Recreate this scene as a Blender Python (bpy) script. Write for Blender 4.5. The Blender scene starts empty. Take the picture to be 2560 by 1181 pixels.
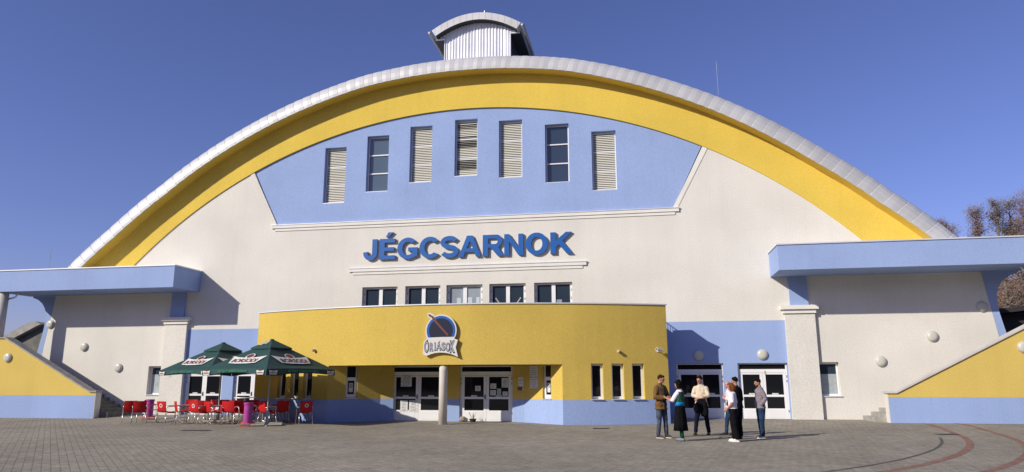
import bpy, bmesh, math, random
from mathutils import Vector, Matrix, noise
from mathutils.geometry import tessellate_polygon
random.seed(7)
sc = bpy.context.scene
COL = sc.collection
PI = math.pi

# ------------------------------------------------------------------ camera
CAM = Vector((8.25, -32.384, 1.65))
cam_d = bpy.data.cameras.new('camera')
cam = bpy.data.objects.new('camera', cam_d); COL.objects.link(cam)
sc.camera = cam
pitch, yaw, roll = math.radians(11.4504), math.radians(10.4077), math.radians(-.1157)
fwd = Vector((-math.sin(yaw)*math.cos(pitch), math.cos(yaw)*math.cos(pitch), math.sin(pitch)))
rt = Vector((math.cos(yaw), math.sin(yaw), 0)); up = rt.cross(fwd)
r2 = rt*math.cos(roll)+up*math.sin(roll); u2 = -rt*math.sin(roll)+up*math.cos(roll)
M = Matrix((r2, u2, -fwd)).transposed().to_4x4(); M.translation = CAM
cam.matrix_world = M
cam_d.sensor_width = 36; cam_d.lens = 1773.165/2560*36
cam_d.clip_start = .1; cam_d.clip_end = 3000

# ------------------------------------------------------------------ sky, sun, exposure
SUN = Vector((-2.22, -2.13, 1.68)).normalized()
el = math.asin(SUN.z)
w = bpy.data.worlds.new('World'); sc.world = w; w.use_nodes = True
nt = w.node_tree; nt.nodes.clear()
sky = nt.nodes.new('ShaderNodeTexSky'); sky.sky_type = 'NISHITA'; sky.sun_disc = False
sky.sun_elevation = el; sky.sun_rotation = math.atan2(SUN.x, SUN.y)
sky.air_density = 1.0; sky.dust_density = .7; sky.ozone_density = 4.0; sky.altitude = 200
hs = nt.nodes.new('ShaderNodeMix'); hs.data_type = 'RGBA'; hs.blend_type = 'MULTIPLY'; hs.inputs[0].default_value = 1
hs.inputs[7].default_value = (1.24, 1.05, 1.50, 1)
bg = nt.nodes.new('ShaderNodeBackground'); bg.inputs[1].default_value = .082
wo = nt.nodes.new('ShaderNodeOutputWorld')
nt.links.new(sky.outputs[0], hs.inputs[6]); nt.links.new(hs.outputs[2], bg.inputs[0]); nt.links.new(bg.outputs[0], wo.inputs[0])
sd = bpy.data.lights.new('sun', 'SUN'); sd.energy = 4.75; sd.angle = math.radians(.53); sd.color = (1, .93, .80)
so = bpy.data.objects.new('sun', sd); COL.objects.link(so); so.location = (-30, -30, 40)
so.rotation_euler = (-SUN).to_track_quat('-Z', 'Y').to_euler()
sc.view_settings.view_transform = 'Standard'; sc.view_settings.look = 'None'
sc.view_settings.exposure = 0.0; sc.view_settings.gamma = 1

# ------------------------------------------------------------------ materials
MATS = {}
def mat(name, col, rough=.6, metal=0., spec=.5, var=0., vscale=1.5, bump=0., bscale=60., streak=0., grain=0.):
    if name in MATS: return MATS[name]
    m = bpy.data.materials.new(name); m.use_nodes = True; n = m.node_tree.nodes; l = m.node_tree.links
    b = n['Principled BSDF']
    b.inputs['Roughness'].default_value = rough; b.inputs['Metallic'].default_value = metal
    b.inputs['Specular IOR Level'].default_value = spec
    b.inputs['Base Color'].default_value = (*col, 1)
    tc = n.new('ShaderNodeTexCoord')
    last = None
    def mul(src_socket, lo, hi, prev, fmin=.35, fmax=.65):
        mr = n.new('ShaderNodeMapRange'); mr.inputs[1].default_value = fmin; mr.inputs[2].default_value = fmax
        mr.inputs[3].default_value = lo; mr.inputs[4].default_value = hi
        l.new(src_socket, mr.inputs[0])
        mx = n.new('ShaderNodeMix'); mx.data_type = 'RGBA'; mx.blend_type = 'MULTIPLY'; mx.inputs[0].default_value = 1
        if prev is None: mx.inputs[6].default_value = (*col, 1)
        else: l.new(prev, mx.inputs[6])
        l.new(mr.outputs[0], mx.inputs[7]); return mx.outputs[2]
    if var:
        t = n.new('ShaderNodeTexNoise'); t.inputs['Scale'].default_value = vscale; t.inputs['Detail'].default_value = 5
        l.new(tc.outputs['Object'], t.inputs['Vector']); last = mul(t.outputs[0], 1-var, 1+var*.5, last)
    if grain:
        t = n.new('ShaderNodeTexNoise'); t.inputs['Scale'].default_value = 22; t.inputs['Detail'].default_value = 3
        l.new(tc.outputs['Object'], t.inputs['Vector']); last = mul(t.outputs[0], 1-grain, 1+grain, last)
    if streak:
        mp = n.new('ShaderNodeMapping'); mp.inputs['Scale'].default_value = (3.2, 3.2, .16)
        l.new(tc.outputs['Object'], mp.inputs[0])
        t = n.new('ShaderNodeTexNoise'); t.inputs['Scale'].default_value = 1.0; t.inputs['Detail'].default_value = 6
        l.new(mp.outputs[0], t.inputs['Vector']); last = mul(t.outputs[0], 1-streak, 1.0, last, .3, .5)
    if last: l.new(last, b.inputs['Base Color'])
    if bump:
        t = n.new('ShaderNodeTexNoise'); t.inputs['Scale'].default_value = bscale; t.inputs['Detail'].default_value = 4
        l.new(tc.outputs['Object'], t.inputs['Vector'])
        bp = n.new('ShaderNodeBump'); bp.inputs['Strength'].default_value = bump; bp.inputs['Distance'].default_value = .02
        l.new(t.outputs[0], bp.inputs['Height']); l.new(bp.outputs[0], b.inputs['Normal'])
    MATS[name] = m; return m
def stucco(name, col): return mat(name, col, .9, spec=.2, var=.07, vscale=.35, bump=.5, bscale=45, streak=.03, grain=.075)
WHITE = stucco('white render', (.70, .675, .615))
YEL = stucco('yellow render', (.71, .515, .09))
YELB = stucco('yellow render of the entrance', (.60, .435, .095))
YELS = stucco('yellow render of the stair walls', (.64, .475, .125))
BLUE = stucco('blue render', (.305, .405, .66))
TRIM = mat('pale trim', (.74, .72, .66), .8, var=.05, bump=.2)
COPE = mat('white sheet coping', (.78, .79, .82), .35, metal=.3, var=.06)
ZINC = mat('roof sheet metal', (.53, .53, .53), .5, metal=.12, var=.10, vscale=.9, bump=.05, bscale=4)
CLAD = mat('profiled white cladding', (.74, .75, .78), .4, metal=.1, var=.06)
DARKM = mat('dark metal', (.04, .042, .05), .5, metal=.4)
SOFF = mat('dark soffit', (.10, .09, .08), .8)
PVC = mat('white window plastic', (.80, .80, .80), .35, spec=.5, var=.04)
GLASS = mat('dark glass', (.010, .011, .014), .05, spec=.35)
GLASSB = mat('blue sky glass', (.030, .044, .066), .06, spec=.9)
GLASSC = mat('pale teal glass', (.075, .11, .145), .1, spec=.8)
GLASSL = mat('glass before pale curtain', (.30, .34, .38), .15, spec=.8, var=.1)
LOUV = mat('louvre slat', (.78, .76, .66), .5, metal=.2)
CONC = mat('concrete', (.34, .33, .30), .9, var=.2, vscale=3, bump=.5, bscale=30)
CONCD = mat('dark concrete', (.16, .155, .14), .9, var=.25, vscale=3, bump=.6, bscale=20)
COLM = mat('pale column concrete', (.62, .58, .52), .85, var=.08, bump=.4)
ALU = mat('aluminium tube', (.72, .72, .72), .3, metal=.8)
RED = mat('red plastic', (.50, .012, .014), .55, spec=.25, var=.25, vscale=6)
PURP = mat('purple plastic', (.40, .055, .30), .4, var=.2, vscale=5)
REDM = mat('red painted steel', (.60, .05, .03), .45, var=.2, vscale=8)
GREEN = mat('dark green canvas', (.007, .050, .048), .75, var=.15, vscale=2.5, bump=.3, bscale=8)
CREAMP = mat('white print', (.66, .64, .60), .6)
DKRED = mat('dark red print', (.12, .014, .02), .6)
GRNP = mat('bright green print', (.02, .24, .12), .6)
STEEL = mat('grey steel', (.36, .38, .40), .45, metal=.5, var=.15, vscale=6)
SIGNB = mat('sign blue', (.010, .105, .38), .4, var=.05)
SIGNS = mat('sign letter side grey', (.20, .22, .25), .5)
NAVY = mat('navy', (.012, .014, .035), .4)
LGREY = mat('letter grey', (.42, .44, .48), .45)
BROWN = mat('brown wood print', (.16, .05, .035), .5)
PAPER = mat('paper', (.66, .67, .66), .8, var=.2, vscale=14)
INK = mat('black ink', (.03, .03, .035), .7)
LAMPG = mat('opal lamp glass', (.54, .53, .46), .3, var=.05)
LAMPR = mat('lamp rim', (.46, .46, .44), .5)

# ------------------------------------------------------------------ mesh builder
class MB:
    def __init__(s): s.v = []; s.f = []; s.m = []; s.mats = []
    def mi(s, m):
        if m is None: return 0
        if m not in s.mats: s.mats.append(m)
        return s.mats.index(m)
    def add(s, vs, fs, m=None):
        o = len(s.v); s.v += [tuple(v) for v in vs]; k = s.mi(m)
        for f in fs: s.f.append(tuple(i+o for i in f)); s.m.append(k)
    def box(s, x0, x1, y0, y1, z0, z1, m=None):
        s.add([(x0,y0,z0),(x1,y0,z0),(x1,y1,z0),(x0,y1,z0),(x0,y0,z1),(x1,y0,z1),(x1,y1,z1),(x0,y1,z1)],
              [(0,3,2,1),(4,5,6,7),(0,1,5,4),(1,2,6,5),(2,3,7,6),(3,0,4,7)], m)
    def tube(s, pts, r, n=8, m=None, caps=True):
        pts = [Vector(p) for p in pts]
        rr = r if isinstance(r, (list, tuple)) else [r]*len(pts)
        rings = []; prev = None
        for i, p in enumerate(pts):
            d = (pts[min(i+1, len(pts)-1)]-pts[max(i-1, 0)]).normalized()
            if prev is None:
                a = d.orthogonal().normalized()
            else:
                a = (prev-d*prev.dot(d)).normalized()
            prev = a; b = d.cross(a)
            rings.append([p+(a*math.cos(2*PI*k/n)+b*math.sin(2*PI*k/n))*rr[i] for k in range(n)])
        vs = [q for R in rings for q in R]; fs = []
        for i in range(len(pts)-1):
            for k in range(n): fs.append((i*n+k, i*n+(k+1) % n, (i+1)*n+(k+1) % n, (i+1)*n+k))
        if caps: fs.append(tuple(range(n-1, -1, -1))); fs.append(tuple((len(pts)-1)*n+k for k in range(n)))
        s.add(vs, fs, m)
    def rings(s, rings, m=None, caps=True):
        n = len(rings[0]); vs = [q for R in rings for q in R]; fs = []
        for i in range(len(rings)-1):
            for k in range(n): fs.append((i*n+k, i*n+(k+1) % n, (i+1)*n+(k+1) % n, (i+1)*n+k))
        if caps: fs.append(tuple(range(n-1, -1, -1))); fs.append(tuple((len(rings)-1)*n+k for k in range(n)))
        s.add(vs, fs, m)
    def lathe(s, prof, c=(0,0,0), n=20, axis='z', m=None):
        R = []
        for r, h in prof:
            ring = []
            for k in range(n):
                a = 2*PI*k/n
                if axis == 'z': ring.append((c[0]+r*math.cos(a), c[1]+r*math.sin(a), c[2]+h))
                else: ring.append((c[0]+r*math.cos(a), c[1]-h, c[2]+r*math.sin(a)))   # axis towards -y
            R.append(ring)
        s.rings(R, m)
    def ell(s, c, r, n=12, m=None, k=8):
        c = Vector(c); R = []
        for i in range(1, k):
            t = PI*i/k
            R.append([(c.x+r[0]*math.sin(t)*math.cos(2*PI*j/n), c.y+r[1]*math.sin(t)*math.sin(2*PI*j/n), c.z-r[2]*math.cos(t)) for j in range(n)])
        s.rings(R, m)
    def plate(s, outer, holes=(), o=(0,0,0), u=(1,0,0), v=(0,0,1), th=.3, m=None):
        """2D polygon in the u,v plane at o; thickness th goes away from the front (u x v is away from the viewer side is -)"""
        o = Vector(o); u = Vector(u).normalized(); v = Vector(v).normalized(); nb = v.cross(u).normalized()  # for u=x,v=z: z x x = y (back)
        polys = [list(outer)]+[list(h) for h in holes]
        tri = tessellate_polygon([[Vector((p[0], p[1], 0)) for p in P] for P in polys])
        flat = [p for P in polys for p in P]; N = len(flat)
        vs = [o+u*p[0]+v*p[1] for p in flat]+[o+u*p[0]+v*p[1]+nb*th for p in flat]
        fs = []
        for t in tri:
            a, b, c = [flat[i] for i in t]
            cr = (b[0]-a[0])*(c[1]-a[1])-(b[1]-a[1])*(c[0]-a[0])
            if abs(cr) < 1e-9: continue
            t = tuple(t) if cr > 0 else tuple(reversed(t))
            fs.append(t); fs.append(tuple(i+N for i in reversed(t)))
        off = 0
        for P in polys:
            L = len(P)
            ar = sum(P[i][0]*P[(i+1) % L][1]-P[(i+1) % L][0]*P[i][1] for i in range(L))
            hole = P is not polys[0]
            for i in range(L):
                a, b = off+i, off+(i+1) % L
                q = (a, a+N, b+N, b)
                if (ar > 0) == hole: q = tuple(reversed(q))
                fs.append(q)
            off += L
        s.add(vs, fs, m)
    def build(s, name, m=None, parent=None, loc=None, smooth=False):
        me = bpy.data.meshes.new(name); me.from_pydata(s.v, [], s.f)
        if s.mats:
            for q in s.mats: me.materials.append(q)
            me.polygons.foreach_set('material_index', s.m)
        elif m: me.materials.append(m)
        if m and s.mats and m not in s.mats: pass
        if smooth: me.polygons.foreach_set('use_smooth', [True]*len(me.polygons))
        me.update()
        o = bpy.data.objects.new(name, me); COL.objects.link(o)
        if parent: o.parent = parent
        if loc is not None: o.location = loc
        return o

def tag(o, label=None, cat=None, group=None, kind=None):
    if label: o['label'] = label
    if cat: o['category'] = cat
    if group: o['group'] = group
    if kind: o['kind'] = kind
    return o
def thing(name, label, cat, loc=(0,0,0), rz=0, group=None):
    o = bpy.data.objects.new(name, None); COL.objects.link(o); o.location = loc; o.rotation_euler = (0,0,rz)
    o.empty_display_size = .3
    return tag(o, label, cat, group)
def copy_tree(o, parent=None):
    c = o.copy(); COL.objects.link(c)
    if parent: c.parent = parent
    for ch in KIDS(o): copy_tree(ch, c)
    return c
def KIDS(o): return [x for x in list(bpy.data.objects) if x.parent == o]

def gz(x, y):
    """height of the paving: falls 11 cm away from the facade, a little higher by the right stairs"""
    t = min(1, max(0, -y/2.0)); z = -.11*t
    t2 = min(1, max(0, (x-13)/3.5)); t3 = min(1, max(0, (y+6)/3.0))
    return z+.10*t2*t3*t

def text_mesh(body, size, offset=0., shear=0., space=1.0):
    cu = bpy.data.curves.new('t', 'FONT'); cu.body = body; cu.size = size; cu.offset = offset; cu.extrude = 0
    cu.shear = shear; cu.space_character = space; cu.resolution_u = 4
    ob = bpy.data.objects.new('t', cu); COL.objects.link(ob)
    dg = bpy.context.evaluated_depsgraph_get(); dg.update()
    me = bpy.data.meshes.new_from_object(ob.evaluated_get(dg))
    vs = [v.co.copy() for v in me.vertices]; fs = [tuple(p.vertices) for p in me.polygons]
    bpy.data.objects.remove(ob); bpy.data.curves.remove(cu); bpy.data.meshes.remove(me)
    return vs, fs
def put_text(mb, body, o, u, v, width, height, m=None, th=.004, offset=0., shear=0., fit=True, space=1.0):
    """lettering fitted to width x height, centred at o in the u,v plane, standing th proud"""
    vs, fs = text_mesh(body, 1.0, offset, shear, space)
    xs = [p.x for p in vs]; ys = [p.y for p in vs]
    x0, x1, y0, y1 = min(xs), max(xs), min(ys), max(ys)
    sx = width/(x1-x0); sy = height/(y1-y0)
    o = Vector(o); u = Vector(u).normalized(); v = Vector(v).normalized(); nf = u.cross(v)
    P = [o+u*((p.x-(x0+x1)/2)*sx)+v*((p.y-(y0+y1)/2)*sy) for p in vs]
    N = len(P)
    cnt = {}
    for f in fs:
        for i in range(len(f)):
            e = (f[i], f[(i+1) % len(f)]); cnt[e] = 1
    side = [(a, b, b+N, a+N) for (a, b) in cnt if (b, a) not in cnt]
    allv = [p+nf*th for p in P]+P
    F = [tuple(f) for f in fs]+[(b, a, a+N, b+N) for (a, b, _, _) in side]
    mb.add(allv, F, m)

def arcpts(cx, cz, R, x0, x1, n):
    return [(cx+(x0+(x1-x0)*i/n), cz+math.sqrt(max(0, R*R-(x0+(x1-x0)*i/n-cx)**2))) for i in range(n+1)]
def lerp(x, T):
    x = abs(x)
    for (a, b), (c, d) in zip(T, T[1:]):
        if x <= c: return b+(d-b)*(x-a)/(c-a)
    return T[-1][1]
DR = [(0, .07), (5, .09), (8, -.02), (12, -.14), (16, -.24), (18.5, -.12), (20.6, .18), (23, .5)]
def roof_pt(x, off):
    """roof line through x; off = 0 soffit edge .. 1 top of the edge trim"""
    R = 26.64+off*1.0; cz = -10.11-off*.10
    # direction from the centre
    t = math.asin(max(-.999, min(.999, x/26.64)))
    rr = R+lerp(x, DR)
    return (rr*math.sin(t), max(6.32, cz+rr*math.cos(t)))

# ================================================================== SETTING
def ground():
    mb = MB(); xs = [-400,-150,-80,-40]+[-30+i for i in range(0, 61)]+[40,80,150,400]; ys = [-200,-80,-40,-25,-15,-10,-8,-6,-5,-4,-3,-2,-1.5,-1,-.5,0,2,8,20,60,150,600]
    vs = [(x, y, gz(x, min(y, 0))-(0.02 if y > 2 else 0)) for y in ys for x in xs]; W = len(xs)
    fs = [(j*W+i, j*W+i+1, (j+1)*W+i+1, (j+1)*W+i) for j in range(len(ys)-1) for i in range(W-1)]
    mb.add(vs, fs)
    m = bpy.data.materials.new('block paving'); m.use_nodes = True; n = m.node_tree.nodes; l = m.node_tree.links; b = n['Principled BSDF']
    b.inputs['Roughness'].default_value = .92; b.inputs['Specular IOR Level'].default_value = .25
    tc = n.new('ShaderNodeTexCoord'); mp = n.new('ShaderNodeMapping'); mp.inputs['Rotation'].default_value = (0, 0, math.radians(-133))
    l.new(tc.outputs['Object'], mp.inputs[0])
    br = n.new('ShaderNodeTexBrick'); br.inputs['Scale'].default_value = 1; br.inputs['Brick Width'].default_value = .24; br.inputs['Row Height'].default_value = .165
    br.inputs['Mortar Size'].default_value = .009; br.inputs['Mortar Smooth'].default_value = .25; br.offset = .5
    br.inputs['Color1'].default_value = (.305, .272, .212, 1); br.inputs['Color2'].default_value = (.262, .238, .192, 1); br.inputs['Mortar'].default_value = (.175, .158, .125, 1)
    l.new(mp.outputs[0], br.inputs[0])
    prev = br.outputs[0]
    for scale, lo, hi, a, c in ((.22, .88, 1.08, .35, .65), (1.3, .92, 1.06, .35, .65), (5.5, .86, 1.12, .35, .65), (30, .74, 1.26, .3, .7)):
        t = n.new('ShaderNodeTexNoise'); t.inputs['Scale'].default_value = scale; t.inputs['Detail'].default_value = 5; l.new(tc.outputs['Object'], t.inputs[0])
        mr = n.new('ShaderNodeMapRange'); mr.inputs[1].default_value = a; mr.inputs[2].default_value = c; mr.inputs[3].default_value = lo; mr.inputs[4].default_value = hi
        l.new(t.outputs[0], mr.inputs[0]); mx = n.new('ShaderNodeMix'); mx.data_type = 'RGBA'; mx.blend_type = 'MULTIPLY'; mx.inputs[0].default_value = 1
        l.new(prev, mx.inputs[6]); l.new(mr.outputs[0], mx.inputs[7]); prev = mx.outputs[2]
    l.new(prev, b.inputs[0])
    bp = n.new('ShaderNodeBump'); bp.inputs['Strength'].default_value = .5; bp.inputs['Distance'].default_value = .01; bp.invert = True
    l.new(br.outputs[1], bp.inputs['Height']); l.new(bp.outputs[0], b.inputs['Normal'])
    tag(mb.build('plaza_paving', m), kind='structure')
ground()

def band(name, R0, R1, a0, a1, m, z=.004):
    mb = MB(); n = 120; vs = []; 
    for i in range(n+1):
        a = a0+(a1-a0)*i/n
        for R in (R0, R1):
            x = -3.7+R*math.cos(a); y = -2.0+R*math.sin(a); vs.append((x, y, gz(x, y)+z))
    fs = [(2*i, 2*i+1, 2*i+3, 2*i+2) for i in range(n)]
    mb.add(vs, fs); return tag(mb.build(name, m), kind='structure')
BRK = mat('red brick paving', (.24, .125, .09), .9, var=.25, vscale=5, bump=.4, bscale=20)
GRV = mat('dark joint', (.085, .08, .07), .95, var=.2, vscale=6)
band('red_paving_band', 22.14, 22.33, math.radians(-75), math.radians(-1.5), BRK)
band('red_paving_band', 23.40, 23.58, math.radians(-75), math.radians(0), BRK)
band('dark_paving_line', 21.52, 21.60, math.radians(-75), math.radians(-16), GRV)  # thin dark lines laid flat on the paving
band('dark_paving_line', 24.25, 24.33, math.radians(-75), math.radians(-16), GRV)
band('dark_paving_line', 15.35, 15.40, math.radians(166), math.radians(200), GRV)

# far hill behind the right side
def hill():
    mb = MB(); nx, ny = 30, 20; vs = []
    for j in range(ny+1):
        for i in range(nx+1):
            x = 24+i*4; y = 36+j*6
            h = 13.5*min(1, max(0, (x-26)/14))*min(1, max(0, (y-38)/18))
            h *= 1+.12*noise.noise(Vector((x*.07, y*.07, 0)))
            vs.append((x, y, h-.5))
    W = nx+1
    mb.add(vs, [(j*W+i, j*W+i+1, (j+1)*W+i+1, (j+1)*W+i) for j in range(ny) for i in range(nx)])
    tag(mb.build('hillside', mat('dry grass', (.11, .075, .045), .95, var=.4, vscale=.3, bump=.5, bscale=3), smooth=True), kind='structure')
hill()

def far_bank():  # added bank behind the camera, out of view, to cut the sky fill
    mb = MB(); vs = []; n = 60; rr = [95, 108, 130, 180]
    for i in range(n+1):
        a = math.radians(192+156*i/n); jag = 1+.22*noise.noise(Vector((i*.35, 0, 0)))+.10*noise.noise(Vector((i*1.3, 4, 0)))
        for j, R_ in enumerate(rr): vs.append((R_*math.cos(a), R_*math.sin(a)*.95-6, (-.6, 17, 26, 30)[j]*(jag if j else 1)))
    mb.add(vs, [(4*i+j, 4*i+j+1, 4*i+j+5, 4*i+j+4) for i in range(n) for j in range(3)])
    tag(mb.build('unseen_dark_bank', mat('dark bank', (.045, .038, .024), .95, var=.5, vscale=.2, bump=.6, bscale=1), smooth=True), kind='structure')
far_bank()

# ================================================================== THE HALL
hall = thing('ice_rink_hall', 'large hall with a yellow and white arched front, blue panels and a metal arch roof', 'building', (0, 0, 0))

WINX = [(-6.83, 10.36), (-4.57, 10.84), (-2.31, 11.2), (0, 11.4), (2.23, 11.2), (4.50, 10.84), (6.73, 10.34)]
WHW, WH = .575, 2.93
def rect(x0, x1, z0, z1): return [(x0, z0), (x1, z0), (x1, z1), (x0, z1)]
RIB = [(-5.09, -3.30), (-2.91, -1.17), (-.87, .88), (1.21, 2.94), (3.34, 5.11)]
LOWWIN = (15.35, 16.3, .93, 2.35)
# --- white gable wall
low = arcpts(0, -10.18, 25.05, -11.25, -18.3, 24)     # left part of the arc, going left
lowR = arcpts(0, -10.18, 25.05, 18.3, 11.25, 24)
outer = [(-23.05, -.3), (-14.28, -.3), (-14.28, 4.15), (-9.0, 4.15), (-9.0, -.3), (9.0, -.3), (9.0, 4.15), (14.28, 4.15), (14.28, -.3), (23.05, -.3), (22.08, 6.9)] \
    + lowR + [(9.82, 9.35), (-9.82, 9.35)] + low + [(-22.08, 6.9)]
holes = [rect(a, b, 4.62, 6.06) for a, b in RIB] + [rect(LOWWIN[0], LOWWIN[1], LOWWIN[2], LOWWIN[3]), rect(-LOWWIN[1], -LOWWIN[0], LOWWIN[2], LOWWIN[3])]
mb = MB(); mb.plate(outer, holes, (0, 0, 0), th=.35); mb.build('gable_wall', WHITE, hall)
# --- blue upper panel, set back 7 cm
top = arcpts(0, -10.18, 25.15, 11.25, -11.25, 40)
mb = MB(); mb.plate([(-9.80, 9.35), (9.80, 9.35)]+top, [rect(x-WHW, x+WHW, z, z+WH) for x, z in WINX], (0, .03, 0), th=.34)
mb.build('blue_panel', BLUE, hall)
# --- raked trims beside the panel
for s in (-1, 1):
    mb = MB(); P = [(9.80, 9.37), (10.02, 9.37), (11.47, 12.09), (11.27, 12.19)]
    P = [(s*a, b) for a, b in P]
    mb.plate(P, (), (0, -.022, 0), th=.021); mb.build('panel_trim', TRIM if s > 0 else WHITE, hall)
# --- yellow arch band
inn = arcpts(0, -10.18, 25.05, -18.8, 18.8, 90)
outb = [roof_pt(21.2-42.4*i/90, .35) for i in range(91)]; outb = [p for p in outb if p[1] > 6.33]
mb = MB(); mb.plate(inn+outb, (), (0, -.055, 0), th=.45); mb.build('arch_band', YEL, hall)
# --- soffit, sheet-metal edge trim in overlapping panels, roof
def xs_roof(n): return [-22.6+45.2*i/n for i in range(n+1)]
mb = MB(); X = xs_roof(110)
vs = []
for x in X:
    a = roof_pt(x, 0)
    vs += [(a[0], -.715, a[1]), (a[0], -.045, a[1])]
mb.add(vs, [(2*i, 2*i+1, 2*i+3, 2*i+2) for i in range(len(X)-1)]); mb.build('roof_soffit', YEL, hall)
mb = MB()
sect = [(-.70, -.015), (-.725, .0), (-.73, .16), (-.69, .42), (-.60, .64), (-.46, .82), (-.28, .93), (-.05, .99), (.25, 1.0)]
np_ = 98
for k in range(np_):
    xa, xb = -22.7+45.4*k/np_, -22.7+45.4*(k+1)/np_
    jit = random.uniform(-.006, .006); R = []
    for j, (x, lift) in enumerate(((xa, .0), (xa+.02, .022), ((xa+xb)/2, .026+jit), (xb-.004, .008))):
        ring = []
        for (y, o) in sect:
            p = roof_pt(x, o+lift*.6); ring.append((p[0], y-lift*.8, p[1]))
        R.append(ring)
    n = len(sect)
    vs = [q for r in R for q in r]
    mb.add(vs, [(i*n+j, (i+1)*n+j, (i+1)*n+j+1, i*n+j+1) for i in range(3) for j in range(n-1)])
mb.build('roof_edge_trim', ZINC, hall)
mb = MB(); vs = []
for x in X:
    p = roof_pt(x, .99); q = roof_pt(x, .75)
    vs += [(p[0], .2, p[1]), (p[0], 62, p[1]), (q[0], 62, q[1]), (q[0], .2, q[1])]
mb.add(vs, [(4*i, 4*(i+1), 4*(i+1)+1, 4*i+1) for i in range(len(X)-1)]+[(4*i+3, 4*i+2, 4*(i+1)+2, 4*(i+1)+3) for i in range(len(X)-1)])
mb.build('arched_roof', ZINC, hall)
mb = MB()
for s in (-1, 1):
    mb.box(min(s*21.6, s*22.0), max(s*21.6, s*22.0), .36, 62, -.2, 7.6)
mb.box(-22, 22, 61.6, 62, -.2, 7.4)
mb.build('side_wall', WHITE, hall)
# --- cornices
def cornice(zt, hw, name='cornice'):
    mb = MB(); mb.box(-hw, hw, -.075, 0, zt-.15, zt); mb.box(-hw+.18, hw-.18, -.035, 0, zt-.29, zt-.152)
    c = mb.build(name, TRIM, hall)
    mb = MB(); mb.box(-hw-.03, hw+.03, -.10, .0, zt+.002, zt+.035); mb.build('coping', COPE, c)
cornice(9.315, 10.06); cornice(6.97, 5.79)
# --- blue door bays, blue piers, pilasters with caps
for s in (-1, 1):
    mb = MB(); d1 = (9.60, 11.60, -.05, 2.33); d2 = (12.19, 14.26, -.05, 2.33)
    hs_ = []
    # bay: openings reach the ground -> build from pieces
    xs = [9.0, 9.60, 11.60, 12.19, 14.262]
    def bx(a, b, z0, z1):
        mb.box(min(s*a, s*b), max(s*a, s*b), 0, .35, z0, z1)
    P = [(9.0, -.3), (9.6, -.3), (9.6, 2.33), (11.6, 2.33), (11.6, -.3), (12.19, -.3), (12.19, 2.33), (14.24, 2.33), (14.24, -.3), (14.28, -.3), (14.28, 4.15), (9.0, 4.15)]
    P = [(s*a, b) for a, b in P]
    mb.plate(P, (), (0, 0, 0), th=.35); mb.build('blue_door_bay', BLUE, hall)
    mb = MB(); a, b = sorted((s*14.53, s*15.28)); mb.box(a, b, -.12, 0, 4.78, 6.028); mb.build('blue_pier', BLUE, hall)
    mb = MB(); a, b = sorted((s*14.27, s*15.49)); mb.box(a, b, -.16, 0, -.2, 4.42); p = mb.build('pilaster', WHITE, hall)
    mb = MB()
    a, b = sorted((s*14.20, s*15.53)); mb.box(a, b, -.23, 0, 4.422, 4.585)
    a, b = sorted((s*14.10, s*15.63)); mb.box(a, b, -.32, 0, 4.587, 4.76)
    mb.build('capital', TRIM, p)
# --- curved blue fins at the ends of the wings
for s in (-1, 1):
    P = [(23.06, -.3), (23.55, -.3), (22.80, 3.74), (22.70, 4.3), (22.665, 4.75), (22.69, 5.1), (22.80, 5.4), (23.0, 5.66), (23.25, 5.84), (23.6, 5.97), (23.6, 6.028), (22.21, 6.028)]
    P = [(s*a, b) for a, b in P]
    mb = MB(); mb.plate(P, (), (0, 0, 0), th=.35); mb.build('end_fin', BLUE, hall)
# --- wing canopies
for s in (-1, 1):
    a, b = sorted((s*13.81, s*23.77))
    mb = MB(); mb.box(a, b, -2.13, 0, 6.03, 7.07); c = mb.build('wing_canopy', BLUE, hall)
    mb = MB(); mb.box(a-.04, b+.04, -2.17, .0, 7.072, 7.125); mb.build('coping', COPE, c)
    # posts at the outer corner and rain pipes
    mb = MB(); mb.tube([(s*23.58, -1.82, 2.5), (s*23.58, -1.82, 6.028)], .25, 20); mb.build('canopy_post', COLM, hall, smooth=True)
    mb = MB(); mb.tube([(s*22.95, -1.6, 6.02), (s*23.04, -1.6, 5.83), (s*23.2, -1.6, 5.77), (s*23.40, -1.6, 5.74), (s*23.58, -1.58, 5.62), (s*23.65, -1.55, 5.38), (s*23.67, -1.55, 2.6)], .045, 10)
    mb.build('rain_pipe', COPE, hall, smooth=True)

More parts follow.
